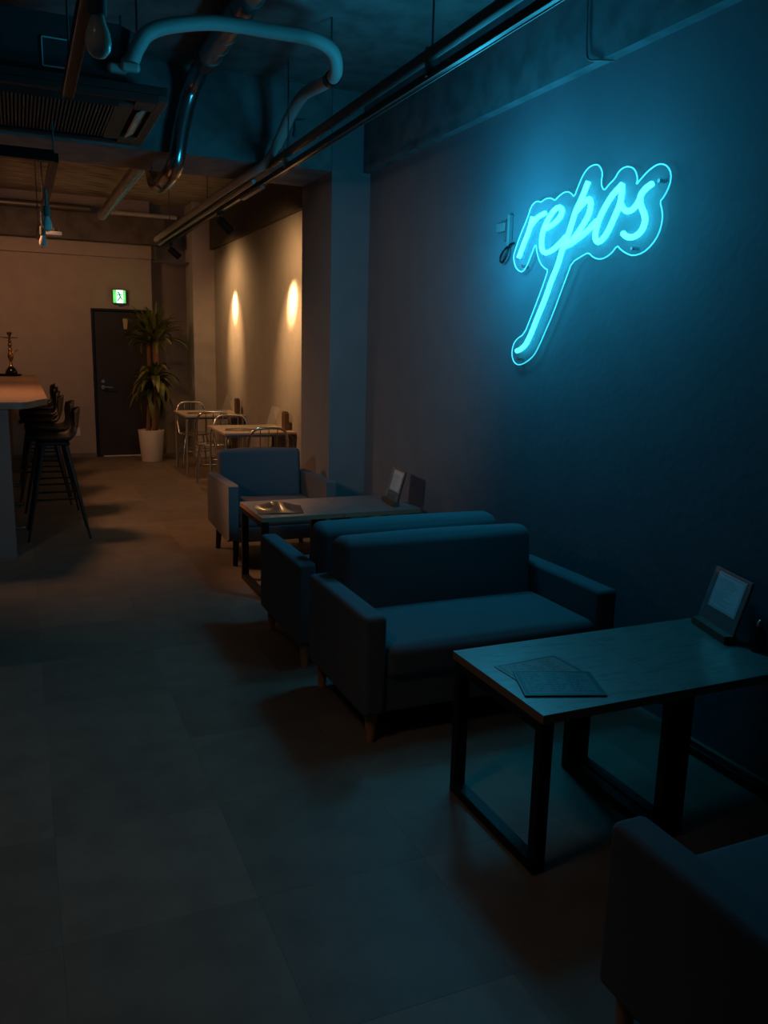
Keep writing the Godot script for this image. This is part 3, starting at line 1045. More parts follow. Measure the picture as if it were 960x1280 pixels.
func bar():
	var c := thing("bar_counter", Vector3(-0.1, 0, -6.5), 0, "bar counter with a wooden slab top, grey end panel and brown front", "counter")
	part("counter_body", B(Vector3(-0.46, 0.55, -2.62), Vector3(0.86, 1.10, 5.15)), M.cladding, c)
	part("end_panel", BR(Vector3(-0.45, 0.55, -0.03), Vector3(0.916, 1.10, 0.03), 0.003, 1), M.end_grey, c)
	part("corner_strip", BR(Vector3(-0.002, 0.55, -0.055), Vector3(0.02, 1.10, 0.02), 0.002, 1), M.leg_wood, c)
	var g := Geo.new()
	var poly := PackedVector2Array([Vector2(-1.05, 0.01), Vector2(-0.5, 0.006), Vector2(0.09, 0.0), Vector2(0.135, -0.03), Vector2(0.17, -0.12), Vector2(0.215, -0.28), Vector2(0.278, -0.41), Vector2(0.284, -0.46), Vector2(0.287, -1.5), Vector2(0.284, -3.0), Vector2(0.288, -5.02), Vector2(-1.05, -5.02)])
	g.xf = Transform3D(Basis(Vector3.RIGHT, PI / 2), Vector3(0, 0, 0))
	# local y of the outline becomes +z after the turn
	g.prism(poly, -1.15, -1.102, 0.75)
	part("worktop", g, M.counter_top, c)
	for k in 6:
		g = Geo.new()
		var z := -0.15 - 1.0 * k
		if z < -5.1:
			continue
		g.tube([Vector3(-0.04, 0.20, z), Vector3(0.075, 0.20, z)], 0.016, 10)
		part("chrome_peg", g, M.chrome, c)
	var s := bar_stool()
	s.position = Vector3(0.225, 0, -7.23)
	s.rotation.y = PI / 2
	s.set_meta("label", "black bar stool nearest the camera at the counter")
	var names := ["second", "third", "fourth", "fifth", "sixth"]
	for k in 5:
		copy_of(s, Vector3(0.225 - [0.0, 0.05, 0.05, 0.04, 0.04][k], 0, -7.23 - 0.78 * (k + 1)), PI / 2 + [0.06, -0.05, 0.03, 0.0, -0.04][k], "%s black bar stool from the near end of the counter" % names[k])

	# hookah on a tray at the far end
	var tr := Geo.new()
	tr.lathe(Vector3(), [Vector2(0.001, 0.0), Vector2(0.13, 0.0), Vector2(0.155, 0.022), Vector2(0.150, 0.022), Vector2(0.126, 0.006), Vector2(0.001, 0.006)], 28)
	var tray := single("serving_tray", tr, M.black_metal, "round dark tray under the hookah at the far end of the counter", "tray")
	tray.position = Vector3(-0.13, 1.15, -11.2)
	var h := thing("hookah", Vector3(-0.092, 1.158, -11.2), 0, "tall metal hookah standing on a dark tray on the counter", "hookah")
	g = Geo.new()
	g.lathe(Vector3(), [Vector2(0.001, 0.0), Vector2(0.05, 0.0), Vector2(0.068, 0.02), Vector2(0.066, 0.05), Vector2(0.045, 0.085), Vector2(0.022, 0.11), Vector2(0.001, 0.11)], 24)
	part("glass_base", g, M.bottle, h)
	g = Geo.new()
	g.lathe(Vector3(0, 0.11, 0), [Vector2(0.022, 0.0), Vector2(0.014, 0.02), Vector2(0.022, 0.03), Vector2(0.012, 0.05), Vector2(0.020, 0.07), Vector2(0.030, 0.09), Vector2(0.033, 0.12), Vector2(0.028, 0.15), Vector2(0.016, 0.17), Vector2(0.024, 0.19), Vector2(0.024, 0.205), Vector2(0.012, 0.22), Vector2(0.024, 0.25), Vector2(0.022, 0.27), Vector2(0.012, 0.285), Vector2(0.020, 0.30), Vector2(0.012, 0.33), Vector2(0.012, 0.36)], 20)
	part("stem", g, M.brass, h)
	g = Geo.new()
	g.lathe(Vector3(0, 0.45, 0), [Vector2(0.001, 0.0), Vector2(0.02, -0.012), Vector2(0.10, 0.0), Vector2(0.102, 0.006), Vector2(0.02, 0.004), Vector2(0.001, 0.004)], 24)
	part("ash_plate", g, M.brass, h)
	g = Geo.new()
	g.lathe(Vector3(0, 0.455, 0), [Vector2(0.012, 0.0), Vector2(0.014, 0.02), Vector2(0.028, 0.04), Vector2(0.03, 0.06), Vector2(0.02, 0.062), Vector2(0.001, 0.06)], 18)
	part("bowl", g, M.bottle, h)
	g = Geo.new()
	g.tube(smooth_path([Vector3(0.015, 0.27, 0), Vector3(0.05, 0.285, 0), Vector3(0.085, 0.31, 0.0)], 4), [0.008, 0.008, 0.008, 0.008, 0.009, 0.01, 0.01, 0.011, 0.012], 8)
	part("hose_port", g, M.brass, h)


# ---------------------------------------------------------------- plant
func leaf_mesh(length: float, width: float, lift: float, droop: float) -> ArrayMesh:
	# grows along +z from the origin, arching up and then down
	var g := []
	var n := 9
	for i in n + 1:
		var t := float(i) / n
		var z := length * (t - 0.18 * droop * t * t * t)
		var y := lift * t - droop * length * t * t * 0.75
		var w := width * 0.5 * pow(sin(PI * clampf(0.06 + t * 0.94, 0, 1)), 0.7) + 0.0015
		g.append([Vector3(-w, y + w * 0.35, z), Vector3(-w * 0.5, y + w * 0.1, z), Vector3(0, y - w * 0.1, z), Vector3(w * 0.5, y + w * 0.1, z), Vector3(w, y + w * 0.35, z)])
	var s := Geo.new()
	s.sheet(g, 0.0012)
	return s.mesh()


func plant():
	var t := thing("potted_dracaena", Vector3(1.60, 0, -11.55), 0, "tall cane plant with two leafy crowns in a tapered white pot by the door", "potted plant")
	var g := Geo.new()
	g.lathe(Vector3(), [Vector2(0.001, 0.0), Vector2(0.132, 0.0), Vector2(0.138, 0.01), Vector2(0.172, 0.405), Vector2(0.175, 0.425), Vector2(0.162, 0.428), Vector2(0.155, 0.38), Vector2(0.001, 0.37)], 32)
	part("pot", g, M.pot, t)
	g = Geo.new()
	g.lathe(Vector3(0, 0.372, 0), [Vector2(0.154, 0.0), Vector2(0.08, 0.012), Vector2(0.001, 0.016)], 20)
	part("soil", g, M.soil, t)
	var canes := [
		[Vector3(0.05, 0.37, 0.02), Vector3(0.075, 1.0, 0.02), Vector3(0.095, 1.66, 0.02), 0.040],
		[Vector3(-0.03, 0.37, -0.06), Vector3(0.01, 1.0, -0.06), Vector3(0.015, 1.60, -0.05), 0.034],
		[Vector3(0.02, 0.37, 0.08), Vector3(0.04, 0.8, 0.09), Vector3(0.05, 1.12, 0.09), 0.028],
	]
	for c in canes:
		g = Geo.new()
		var path := smooth_path([c[0], c[1], c[2]], 8)
		var rad := []
		for k in path.size():
			rad.append(c[3] * (1.0 + 0.05 * sin(k * 1.9)))
		g.tube(path, rad, 12)
		part("cane", g, M.cane, t)
	var shapes := [leaf_mesh(0.48, 0.066, 0.40, 0.55), leaf_mesh(0.52, 0.070, 0.36, 0.80), leaf_mesh(0.44, 0.062, 0.50, 0.50), leaf_mesh(0.42, 0.078, 0.30, 1.25), leaf_mesh(0.38, 0.082, 0.16, 1.5)]
	rng.seed = 77
	var crowns := [["crown", Vector3(0.095, 1.60, 0.02), 46, [0, 1, 2, 1], 0.92], ["crown", Vector3(0.015, 1.56, -0.05), 34, [0, 1, 2, 3], 0.88], ["crown", Vector3(0.05, 1.06, 0.09), 36, [3, 4, 3, 4], 0.95], ["crown", Vector3(0.035, 0.88, -0.06), 20, [4, 3, 4, 3], 0.9]]
	for c in crowns:
		g = Geo.new()
		g.lathe(c[1], [Vector2(0.022, -0.03), Vector2(0.030, 0.02), Vector2(0.024, 0.08), Vector2(0.001, 0.11)], 10)
		var cr := part("crown", g, M.leaf1, t)
		for k in c[2]:
			var f: float = float(k) / c[2]
			var lf := part("leaf", shapes[c[3][rng.randi() % 4]], M["leaf%d" % (rng.randi() % 3)], cr)
			var yaw: float = k * 2.39996 + rng.randf_range(-0.25, 0.25)
			var pitch := lerpf(0.35, -0.75, f) + rng.randf_range(-0.12, 0.12)
			var sc: float = c[4] * rng.randf_range(0.8, 1.08)
			lf.transform = Transform3D(Basis(Vector3.UP, yaw) * Basis(Vector3.RIGHT, pitch) * Basis.from_scale(Vector3(sc, sc, sc)), c[1] + Vector3(sin(yaw) * 0.018, f * 0.09, cos(yaw) * 0.018))


# ---------------------------------------------------------------- signs and small wall things
func exit_sign():
	var s := thing("exit_sign", Vector3(1.302, 2.196, -12.11), 0, "lit green and white exit sign with a running figure above the black door", "exit sign")
	part("housing", BR(Vector3(0, 0, 0.03), Vector3(0.182, 0.192, 0.06), 0.006, 1), M.exit_housing, s)
	part("white_panel", B(Vector3(0.005, 0, 0.0615), Vector3(0.09, 0.172, 0.003)), M.exit_white, s)
	var g := Geo.new()
	g.box(Vector3(-0.062, 0, 0.0615), Vector3(0.042, 0.172, 0.003))
	g.box(Vector3(0.066, 0, 0.0615), Vector3(0.032, 0.172, 0.003))
	part("green_panel", g, M.exit_green, s)
	g = Geo.new()
	var z0 := 0.0632
	var z1 := 0.0642
	var head := PackedVector2Array()
	for k in 12:
		head.append(Vector2(-0.012 + cos(TAU * k / 12) * 0.010, 0.052 + sin(TAU * k / 12) * 0.010))
	g.prism(head, z0, z1)
	for seg in [[-0.006, 0.040, 0.012, -0.005, 0.009], [-0.004, 0.036, -0.026, 0.024, 0.0045], [-0.026, 0.024, -0.034, 0.008, 0.004], [0.002, 0.036, 0.026, 0.020, 0.0045], [0.026, 0.020, 0.036, 0.030, 0.004], [0.010, -0.004, -0.008, -0.034, 0.0065], [-0.008, -0.034, -0.026, -0.056, 0.005], [0.012, -0.004, 0.026, -0.030, 0.0065], [0.026, -0.030, 0.044, -0.040, 0.005]]:
		var a := Vector2(seg[0], seg[1])
		var b := Vector2(seg[2], seg[3])
		var n: Vector2 = (b - a).orthogonal().normalized() * seg[4]
		g.prism(PackedVector2Array([a - n, b - n, b + n, a + n]), z0, z1)
	part("running_figure", g, M.exit_ink, s)
	part("mount", BR(Vector3(0.01, -0.108, 0.025), Vector3(0.05, 0.022, 0.05), 0.003, 1), M.dull_metal, s)
	omni("sign_light", Vector3(0, 0, 0.09), Color(0.3, 1.0, 0.5), 0.012, 0.05, s)

	var card := thing("door_notice", Vector3(1.375, 1.835, -12.135), 0, "small pale tag hanging on the upper part of the black door", "tag")
	g = Geo.new()
	g.prism(PackedVector2Array([Vector2(-0.034, 0.07), Vector2(-0.022, -0.07), Vector2(0.024, -0.07), Vector2(0.034, 0.07)]), 0.002, 0.012)
	part("tag_body", g, M.tag, card)
	var o := thing("wall_socket", Vector3(0.687, 0.36, -12.11), 0, "white socket plate low on the back wall behind the bar stools", "socket")
	part("plate", BR(Vector3(0, 0, 0.005), Vector3(0.075, 0.12, 0.01), 0.003, 1), M.white_plastic, o)
	part("socket_face", BR(Vector3(0, 0, 0.011), Vector3(0.04, 0.07, 0.006), 0.002, 1), M.card, o)


# ---------------------------------------------------------------- under the ceiling
func bulb(at: Vector3, drop: float, label: String):
	# at: middle of the glass; drop: from there up to the track
	var b := thing("light_bulb", at, 0, label, "light bulb", "unlit bulbs under the black tracks")
	var g := Geo.new()
	g.tube([Vector3(0, drop, 0), Vector3(0, 0.10, 0)], 0.011, 10)
	g.lathe(Vector3(), [Vector2(0.001, 0.112), Vector2(0.020, 0.110), Vector2(0.023, 0.10), Vector2(0.023, 0.045), Vector2(0.001, 0.043)], 16)
	part("socket", g, M.grey_paint, b)
	g = Geo.new()
	g.lathe(Vector3(0, 0.045, 0), [Vector2(0.016, 0.0), Vector2(0.020, -0.015), Vector2(0.029, -0.04), Vector2(0.032, -0.06), Vector2(0.028, -0.08), Vector2(0.016, -0.094), Vector2(0.001, -0.098)], 20)
	part("bulb_glass", g, M.bulb_glass, b)


func overhead():
	# air conditioner cassette
	var ac := thing("ceiling_cassette", Vector3(0.255, 2.80, -5.15), 0, "square air conditioner cassette with a dark slatted grille hung under the ceiling", "air conditioner")
	var g := Geo.new()
	var oct := PackedVector2Array([Vector2(-0.42, -0.30), Vector2(-0.30, -0.42), Vector2(0.30, -0.42), Vector2(0.42, -0.30), Vector2(0.42, 0.30), Vector2(0.30, 0.42), Vector2(-0.30, 0.42), Vector2(-0.42, 0.30)])
	g.xf = Transform3D(Basis(Vector3.RIGHT, PI / 2), Vector3())
	g.prism(oct, -0.37, -0.075)
	part("body", g, M.ac_body, ac)
	# panel ring with four outlets
	g = Geo.new()
	g.rbox(Vector3(0, 0.055, 0), Vector3(1.04, 0.04, 1.06), 0.006, 1)
	part("panel", g, M.ac_dark, ac)
	g = Geo.new()
	var H := 0.035
	for s in [-1, 1]:
		g.rbox(Vector3(s * 0.495, 0.018, 0), Vector3(0.05, H, 1.06), 0.005, 1)
		g.rbox(Vector3(s * 0.325, 0.018, 0), Vector3(0.09, H, 0.80), 0.005, 1)
		g.rbox(Vector3(s * 0.42, 0.018, 0.40), Vector3(0.10, H, 0.16), 0.005, 1)
		g.rbox(Vector3(s * 0.42, 0.018, -0.40), Vector3(0.10, H, 0.16), 0.005, 1)
	part("frame", g, M.ac_panel, ac)
	for s in [-1, 1]:
		g = Geo.new()
		g.rbox(Vector3(0, 0.018, s * 0.505), Vector3(0.94, H, 0.05), 0.005, 1)
		part("rim", g, M.ac_dark, ac)
	for k in 4:
		g = Geo.new()
		var along: bool = k < 2
		var s: float = -1.0 if k % 2 == 0 else 1.0
		g.xf = Transform3D(Basis(Vector3.UP, (0.0 if along else PI / 2)), Vector3()) * Transform3D(Basis(Vector3.BACK, s * 0.55), Vector3(s * 0.43, 0.012, 0))
		g.rbox(Vector3(0, 0, 0), Vector3(0.085, 0.010, 0.58), 0.003, 1)
		part("flap", g, M.ac_flap_lit if k == 1 else M.ac_dark, ac)  # light on one flap is put into its paler colour
	g = Geo.new()
	for k in 30:
		var x := -0.27 + 0.0186 * k
		g.box(Vector3(x, 0.014, 0.0), Vector3(0.008, 0.024, 0.76))
	g.box(Vector3(0, 0.020, 0.385), Vector3(0.56, 0.03, 0.012))
	g.box(Vector3(0, 0.020, -0.385), Vector3(0.56, 0.03, 0.012))
	var gr := part("grille_slat", g, M.ac_slat_lit, ac)
	gr.set_meta("kind", "stuff")
	g = Geo.new()
	for e in [[0, 0.0655, 0.131, 0.006], [0, -0.0655, 0.131, 0.006], [0.0655, 0, 0.006, 0.131], [-0.0655, 0, 0.006, 0.131]]:
		g.box(Vector3(0.0 + e[0], 0.19 + e[1], 0.424), Vector3(e[2], e[3], 0.008))
	part("cover_rim", g, M.white_plastic, ac)
	part("cover_plate", B(Vector3(0.0, 0.19, 0.421), Vector3(0.125, 0.125, 0.006)), M.ac_body, ac)
	for sx in [-1, 1]:
		for sz in [-1, 1]:
			g = Geo.new()
			g.tube([Vector3(sx * 0.40, 0.30, sz * 0.34), Vector3(sx * 0.40, 0.67, sz * 0.34)], 0.006, 6)
			part("hanger_rod", g, M.dull_metal, ac)

	# lighting track along the right, on rods
	var tr := thing("lighting_track", Vector3(1.76, 2.80, 0), 0, "long black lighting track hung on rods along the right of the ceiling", "lighting track")
	g = Geo.new()
	g.rbox(Vector3(0, 0.0, -6.05), Vector3(0.036, 0.034, 10.1), 0.003, 1)
	part("track_rail", g, M.track, tr)
	for s in [-1, 1]:
		g = Geo.new()
		g.box(Vector3(s * 0.0145, -0.0185, -6.05), Vector3(0.006, 0.004, 10.1))
		part("track_lip", g, M.dull_lip, tr)
	g = Geo.new()
	g.rbox(Vector3(-0.02, 0.075, -6.05), Vector3(0.041, 0.041, 10.1), 0.003, 1)
	part("support_channel", g, M.channel, tr)
	for z in [-1.5, -3.58, -5.75, -8.4, -10.6]:
		g = Geo.new()
		g.tube([Vector3(0.0, 0.06, z), Vector3(0.0, 0.67, z)], 0.005, 6)
		g.box(Vector3(0, 0.05, z), Vector3(0.06, 0.12, 0.022))
		part("hanger_rod", g, M.dull_metal, tr)
	part("feed_box", BR(Vector3(0.0, -0.026, -6.72), Vector3(0.04, 0.022, 0.62), 0.003, 1), M.grey_paint, tr)
	# thin steel conduit beside it
	g = Geo.new()
	g.tube([Vector3(0, 0, -6.4), Vector3(0, 0, -11.0)], 0.016, 10)
	var cd := single("steel_conduit", g, M.steel, "shiny steel conduit beside the far half of the right lighting track", "conduit")
	cd.position = Vector3(1.69, 2.80, 0)

	# track spots
	var heads := [[-7.87, "track spotlight aimed at the wall above the nearer pale table"], [-10.6, "farthest track spotlight, at the end of the right lighting track"]]
	var hot := [Vector3(2.55, 2.03, -8.17), Vector3(2.55, 2.07, -10.6)]
	for k in 2:
		var s := thing("track_spotlight", Vector3(1.76, 2.7735, heads[k][0]), 0, heads[k][1], "spotlight", "track spotlights")
		var to: Vector3 = hot[k] - s.position
		var from := Vector3(0.03, -0.09, 0)
		var d := (to - from).normalized()
		g = Geo.new()
		g.box(Vector3(0, -0.01, 0), Vector3(0.034, 0.03, 0.12))
		g.tube([Vector3(0, -0.02, 0), Vector3(0.0, -0.075, 0)], 0.009, 8)
		part("adapter", g, M.black_metal, s)
		g = Geo.new()
		g.tube([from - d * 0.055, from - d * 0.03, from + d * 0.10], [0.030, 0.040, 0.040], 18, false)
		g.tube([from - d * 0.056, from - d * 0.055], 0.030, 18)
		part("lamp_head", g, M.black_metal, s)
		g = Geo.new()
		g.tube([from + d * 0.085, from + d * 0.088], 0.037, 18)
		part("lens", g, M.lens, s)
		var c := Color(1.0, 0.54, 0.21).linear_to_srgb()
		spot("beam_core", from + d * 0.11, to, c, SPOT_CORE, 11.5, 1.0, 0.03, s)
		spot("beam_halo", from + d * 0.11, to + Vector3(0, -0.30, 0), c, SPOT_HALO, 25.0, 1.0, 0.03, s)
		spot("beam_wash", from + d * 0.11, to + Vector3(0, -0.1, 0), c, SPOT_WASH, 75.0, 1.0, 0.03, s)

	# insulated pipe that loops from the cassette to the track
	var pipe := smooth_path([Vector3(0.585, 2.985, -4.74), Vector3(0.615, 3.01, -4.72), Vector3(0.645, 3.075, -4.72), Vector3(0.70, 3.15, -4.72), Vector3(0.82, 3.205, -4.72), Vector3(1.05, 3.255, -4.72), Vector3(1.31, 3.262, -4.72), Vector3(1.58, 3.262, -4.72), Vector3(1.70, 3.222, -4.73), Vector3(1.75, 3.155, -4.79), Vector3(1.772, 3.14, -4.92), Vector3(1.795, 3.175, -5.2), Vector3(1.81, 3.215, -5.58), Vector3(1.80, 3.145, -5.84), Vector3(1.765, 3.01, -6.0), Vector3(1.70, 2.88, -6.11), Vector3(1.655, 2.845, -6.32), Vector3(1.645, 2.845, -6.8), Vector3(1.645, 2.85, -8.2), Vector3(1.645, 2.85, -9.6), Vector3(1.645, 2.85, -10.95)], 7)
	var rp := thing("insulated_pipe", Vector3(1.2, 0, -5.0), 0, "pale insulated pipe looping from the cassette and running back above the track", "pipe")
	for k in pipe.size():
		pipe[k] -= rp.position
	g = Geo.new()
	var rad := []
	for k in pipe.size():
		rad.append(0.038 if k < 100 else 0.030)
	g.tube(pipe, rad, 14)
	part("lagging", g, M.lagging, rp)
	g = Geo.new()
	g.tube([Vector3(0.568, 3.137, 0.10), Vector3(0.576, 3.142, 0.03)], 0.044, 14)
	part("pipe_clamp", g, M.track, rp)
	g = Geo.new()
	g.tube([Vector3(0.572, 3.17, 0.065), Vector3(0.572, 3.47, 0.065)], 0.006, 6)
	part("hanger_rod", g, M.dull_metal, rp)
	for e in [[Vector3(-0.66, 2.955, 0.29), 0.03], [Vector3(-0.60, 2.965, 0.31), 0.026]]:
		g = Geo.new()
		g.rbox(e[0], Vector3(0.10, 0.05, 0.05), 0.022, 2)
		part("pipe_joint", g, M.lagging, rp)

	# round spiral duct with a flexible piece dipping under the cross beam
	var du := thing("spiral_duct", Vector3(1.21, 0, 0), 0, "round metal duct with a shiny flexible bend dipping under the concrete beam", "duct")
	g = Geo.new()
	g.tube([Vector3(0.03, 3.38, 1.55), Vector3(-0.005, 3.38, -5.72)], 0.070, 20)
	for k in 26:
		g.tube([Vector3(0.0, 3.38, -5.6 + 0.2 * k), Vector3(0.0, 3.38, -5.588 + 0.2 * k)], 0.0735, 20)
	part("front_duct", g, M.galvanised, du)
	g = Geo.new()
	g.tube([Vector3(-0.004, 3.38, -5.62), Vector3(-0.005, 3.38, -5.76)], 0.075, 20)
	part("collar", g, M.dull_metal, du)
	var flex := smooth_path([Vector3(-0.005, 3.38, -5.70), Vector3(-0.008, 3.375, -5.90), Vector3(-0.025, 3.32, -6.06), Vector3(-0.055, 3.22, -6.115), Vector3(-0.10, 3.04, -6.12), Vector3(-0.13, 2.88, -6.12), Vector3(-0.145, 2.80, -6.16), Vector3(-0.15, 2.775, -6.30), Vector3(-0.15, 2.775, -6.75), Vector3(-0.16, 2.82, -6.95), Vector3(-0.17, 2.96, -7.06), Vector3(-0.18, 3.05, -7.35)], 14)
	rad = []
	for k in flex.size():
		rad.append(0.055 + 0.004 * (k % 2))
	g = Geo.new()
	g.tube(flex, rad, 18)
	part("flexible_bend", g, M.foil, du)
	g = Geo.new()
	g.tube([Vector3(-0.18, 3.05, -7.2), Vector3(-0.22, 3.05, -10.7)], 0.055, 18)
	for k in 16:
		g.tube([Vector3(-0.184 - 0.0023 * k, 3.05, -7.6 - 0.2 * k), Vector3(-0.184 - 0.0023 * k, 3.05, -7.612 - 0.2 * k)], 0.0575, 18)
	part("back_duct", g, M.galvanised, du)
	g = Geo.new()
	var loop := []
	for k in 11:
		var a := PI + PI * k / 10.0
		loop.append(Vector3(-0.15 + cos(a) * 0.085, 2.80 + sin(a) * 0.085, -6.6))
	loop.push_front(Vector3(-0.235, 2.895, -6.6))
	loop.push_back(Vector3(-0.065, 2.895, -6.6))
	g.tube(loop, 0.005, 6)
	part("hanger_strap", g, M.steel, du)

	var hk := thing("pipe_hook", Vector3(1.96, 3.17, -6.2), 0, "small bent steel hook on the face of the concrete cross beam", "hook")
	g = Geo.new()
	g.tube([Vector3(-0.015, -0.05, 0.012), Vector3(-0.018, 0.045, 0.012), Vector3(0.07, 0.055, 0.012)], 0.007, 6)
	part("hook_bar", g, M.steel, hk)
	g = Geo.new()
	g.rbox(Vector3(-0.015, -0.055, 0.012), Vector3(0.03, 0.03, 0.024), 0.004, 1)
	part("anchor", g, M.dull_metal, hk)

	# pipes along the top of the back beam
	g = Geo.new()
	g.tube([Vector3(-3.5, 0, 0), Vector3(0.95, 0, 0)], 0.045, 12)
	var bp := single("back_pipe", g, M.dull_metal, "dull metal pipe running along the top of the back beam", "pipe")
	bp.position = Vector3(0, 3.262, -11.78)
	g = Geo.new()
	g.tube([Vector3(1.12, 0, 0), Vector3(2.05, 0, 0)], 0.028, 12)
	var bp2 := single("back_conduit", g, M.lagging, "short pale conduit at the right end of the back beam", "conduit")
	bp2.position = Vector3(0, 3.245, -11.78)

	# left track, in two lengths, with its crossbar and bulbs
	var lt := thing("bulb_track", Vector3(0.245, 2.60, 0), 0, "black track with one large unlit bulb at the top left of the ceiling", "lighting track")
	g = Geo.new()
	g.rbox(Vector3(0, 0, -1.95), Vector3(0.045, 0.05, 3.85), 0.004, 1)
	part("track_rail", g, M.track, lt)
	for s in [-1, 1]:
		g = Geo.new()
		g.box(Vector3(s * 0.018, -0.027, -1.95), Vector3(0.006, 0.004, 3.85))
		part("track_lip", g, M.dull_metal, lt)
	for z in [-0.8, -2.5, -3.7]:
		g = Geo.new()
		g.tube([Vector3(0, 0.02, z), Vector3(0, 0.87, z)], 0.005, 6)
		part("hanger_rod", g, M.dull_metal, lt)
	var lb := thing("bulb_track", Vector3(0.245, 2.60, 0), 0, "black track with two small unlit bulbs beyond the air conditioner", "lighting track")
	g = Geo.new()
	g.rbox(Vector3(0, 0, -7.25), Vector3(0.045, 0.05, 4.0), 0.004, 1)
	part("track_rail", g, M.track, lb)
	g = Geo.new()
	g.rbox(Vector3(-0.8, 0.005, -5.25), Vector3(1.6, 0.06, 0.055), 0.004, 1)
	part("crossbar", g, M.track, lb)
	for z in [-5.3, -7.4, -9.1]:
		g = Geo.new()
		g.tube([Vector3(0.0, 0.02, z), Vector3(0, 0.20 if z > -5.4 else 0.87, z)], 0.006, 6)
		part("hanger_rod", g, M.dull_metal, lb)
	bulb(Vector3(0.224, 2.34, -2.33), 0.24, "large unlit bulb hanging from the near left track")
	bulb(Vector3(0.225, 2.36, -6.2), 0.22, "upper of the two small unlit bulbs on the track beyond the air conditioner")
	bulb(Vector3(0.228, 2.36, -7.3), 0.22, "lower of the two small unlit bulbs on the track beyond the air conditioner")
	var sb := thing("ceiling_sensor", Vector3(0.31, 2.58, -7.75), 0, "small flat white sensor box beside the two small bulbs", "sensor")
	part("box_body", BR(Vector3(0, -0.11, 0), Vector3(0.16, 0.03, 0.10), 0.004, 1), M.white_plastic, sb)
	g = Geo.new()
	g.tube([Vector3(-0.09, 0.0, 0), Vector3(-0.06, -0.04, 0), Vector3(-0.05, -0.10, 0)], 0.006, 6)
	for x in [-0.03, 0.02, 0.06]:
		g.tube([Vector3(x, -0.10, 0), Vector3(x, -0.06, 0)], 0.006, 6)
	part("pins", g, M.dull_metal, sb)

	# loose cable on the right beam
	g = Geo.new()
	g.tube(smooth_path([Vector3(-0.006, 0.55, -0.02), Vector3(-0.006, 0.25, 0), Vector3(-0.007, 0.05, 0.02), Vector3(-0.012, 0.0, 0.06), Vector3(0.0, -0.016, 0.12), Vector3(0.045, -0.022, 0.16)], 6), 0.005, 6)
	var lc := single("beam_cable", g, M.grey_paint, "thin grey cable running down the face of the right-hand beam", "cable")
	lc.position = Vector3(2.485, 2.915, -3.45)


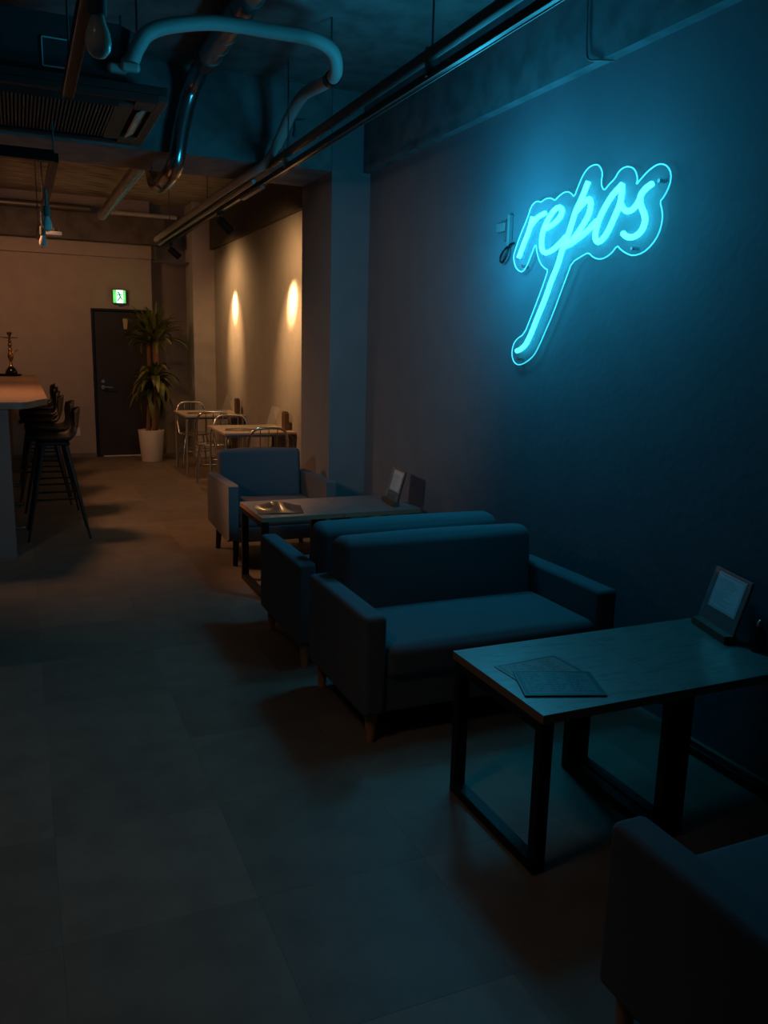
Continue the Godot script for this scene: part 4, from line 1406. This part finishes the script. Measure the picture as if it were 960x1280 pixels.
# unseen tracks, spotlights and pendant, placed out of view to light the room
func unseen_lamps():
	var t := thing("lighting_track", Vector3(-1.7, 2.62, 0), 0, "unseen black track over the bar, out of view to the left, placed to carry spotlights", "lighting track")
	part("track_rail", BR(Vector3(0, 0, -6.0), Vector3(0.036, 0.034, 11.0), 0.003, 1), M.track, t)
	for z in [-1.0, -4.5, -8.0, -11.2]:
		var r := Geo.new()
		r.tube([Vector3(0, 0.017, z), Vector3(0, 0.85, z)], 0.005, 6)
		part("hanger_rod", r, M.dull_metal, t)
	var warm := Color(1.0, 0.44, 0.20).linear_to_srgb()
	var soft := Color(1.0, 0.74, 0.55).linear_to_srgb()
	var pale := Color(1.0, 0.86, 0.76).linear_to_srgb()
	var t2 := thing("lighting_track", Vector3(-0.40, 3.12, 0), 0, "unseen black track over the aisle, just out of view to the left, placed to carry spotlights", "lighting track")
	part("track_rail", BR(Vector3(0, 0, -5.9), Vector3(0.036, 0.034, 10.0), 0.003, 1), M.track, t2)
	for z in [-1.2, -4.5, -7.9, -10.6]:
		var r := Geo.new()
		r.tube([Vector3(0, 0.017, z), Vector3(0, 0.35, z)], 0.005, 6)
		part("hanger_rod", r, M.dull_metal, t2)
	var rows := [
		[Vector3(-0.40, 3.10, -7.6), Vector3(0.9, 0.0, -7.9), warm, UNSEEN_BAR_LIGHT * 4.6, 56.0, "unseen aisle spotlight placed to light the floor before the bar stools"],
		[Vector3(-0.40, 3.10, -9.6), Vector3(0.9, 1.0, -12.1), warm, UNSEEN_BAR_LIGHT * 1.8, 64.0, "unseen aisle spotlight placed to light the back wall and the black door"],
		[Vector3(-1.7, 2.60, -3.4), Vector3(2.4, 1.5, -5.6), pale, UNSEEN_AISLE_LIGHT * 3.0, 22.0, "unseen spotlight placed to light the wall beside the column from across the room"],
		[Vector3(-1.7, 2.60, -2.6), Vector3(-0.5, 0.7, -6.5), soft, UNSEEN_AISLE_LIGHT * 2.2, 15.0, "unseen spotlight placed to light the grey end of the bar counter"],
		[Vector3(-0.40, 3.10, -6.6), Vector3(1.52, 0.54, -5.5), warm, UNSEEN_BAR_LIGHT * 15.0, 10.0, "unseen narrow spotlight placed to light the aisle end of the far coffee tables"],
		[Vector3(-0.40, 3.10, -1.6), Vector3(0.2, 0.0, -2.3), soft, UNSEEN_AISLE_LIGHT * 0.55, 38.0, "unseen dim spotlight placed to light the floor of the nearest part of the aisle"],
	]
	for w in rows:
		var s := thing("track_spotlight", w[0], 0, w[5], "spotlight")  # unseen head, placed for the patch it lights
		var d: Vector3 = (w[1] - s.position).normalized()
		var from := Vector3(0, -0.12, 0)
		var g := Geo.new()
		g.box(Vector3(0, -0.012, 0), Vector3(0.034, 0.02, 0.12))
		g.tube([Vector3(0, -0.02, 0), Vector3(0, -0.10, 0)], 0.009, 8)
		part("adapter", g, M.black_metal, s)
		g = Geo.new()
		g.tube([from - d * 0.055, from - d * 0.03, from + d * 0.10], [0.030, 0.040, 0.040], 18, false)
		g.tube([from - d * 0.056, from - d * 0.055], 0.030, 18)
		part("lamp_head", g, M.black_metal, s)
		g = Geo.new()
		g.tube([from + d * 0.085, from + d * 0.088], 0.037, 18)
		part("lens", g, M.lens, s)
		spot("beam", from + d * 0.11, w[1] - s.position, w[2], w[3], w[4], 1.0, 0.22, s)
	var p := thing("unseen_bar_lamp", Vector3(-1.3, 2.25, -8.6), 0, "unseen warm pendant out of view over the bar, placed to light the back ceiling and worktop", "pendant lamp")  # unseen lamp, placed to light the back ceiling and worktop
	var h := Geo.new()
	h.tube([Vector3(0, 0.10, 0), Vector3(0, 1.22, 0)], 0.004, 6)
	part("cord", h, M.black_plastic, p)
	h = Geo.new()
	h.lathe(Vector3(), [Vector2(0.001, 0.11), Vector2(0.022, 0.11), Vector2(0.024, 0.05), Vector2(0.001, 0.05)], 14)
	part("socket", h, M.black_metal, p)
	h = Geo.new()
	h.lathe(Vector3(0, 0.05, 0), [Vector2(0.014, 0.0), Vector2(0.03, -0.035), Vector2(0.034, -0.06), Vector2(0.024, -0.088), Vector2(0.001, -0.1)], 16)
	part("bulb_glass", h, M.unseen_warm_bulb, p)
	omni("bulb_light", Vector3(0, -0.005, 0), warm, UNSEEN_BAR_LIGHT * 0.28, 0.03, p)


func _ready():
	rng.seed = 1
	camera_and_air()
	make_materials()
	M["exit_housing"] = mat(Color(0.30, 0.34, 0.30), 0.5)
	M["dull_lip"] = mat(Color(0.30, 0.29, 0.28), 0.5, 0.7)
	M["adapter"] = mat(Color(0.42, 0.43, 0.44), 0.6)
	M["ac_slat_lit"] = mat(Color(0.34, 0.30, 0.26), 0.6)  # brown of the warm light put into the slat colour
	M["channel"] = mat(Color(0.26, 0.25, 0.24), 0.5, 0.4)
	M["tag"] = mat(Color(0.72, 0.64, 0.52), 0.6)
	M["ac_flap_lit"] = mat(Color(0.48, 0.46, 0.42), 0.5)
	room()
	neon_sign()
	seating()
	bar()
	back_tables()
	plant()
	overhead()
	exit_sign()
	unseen_lamps()
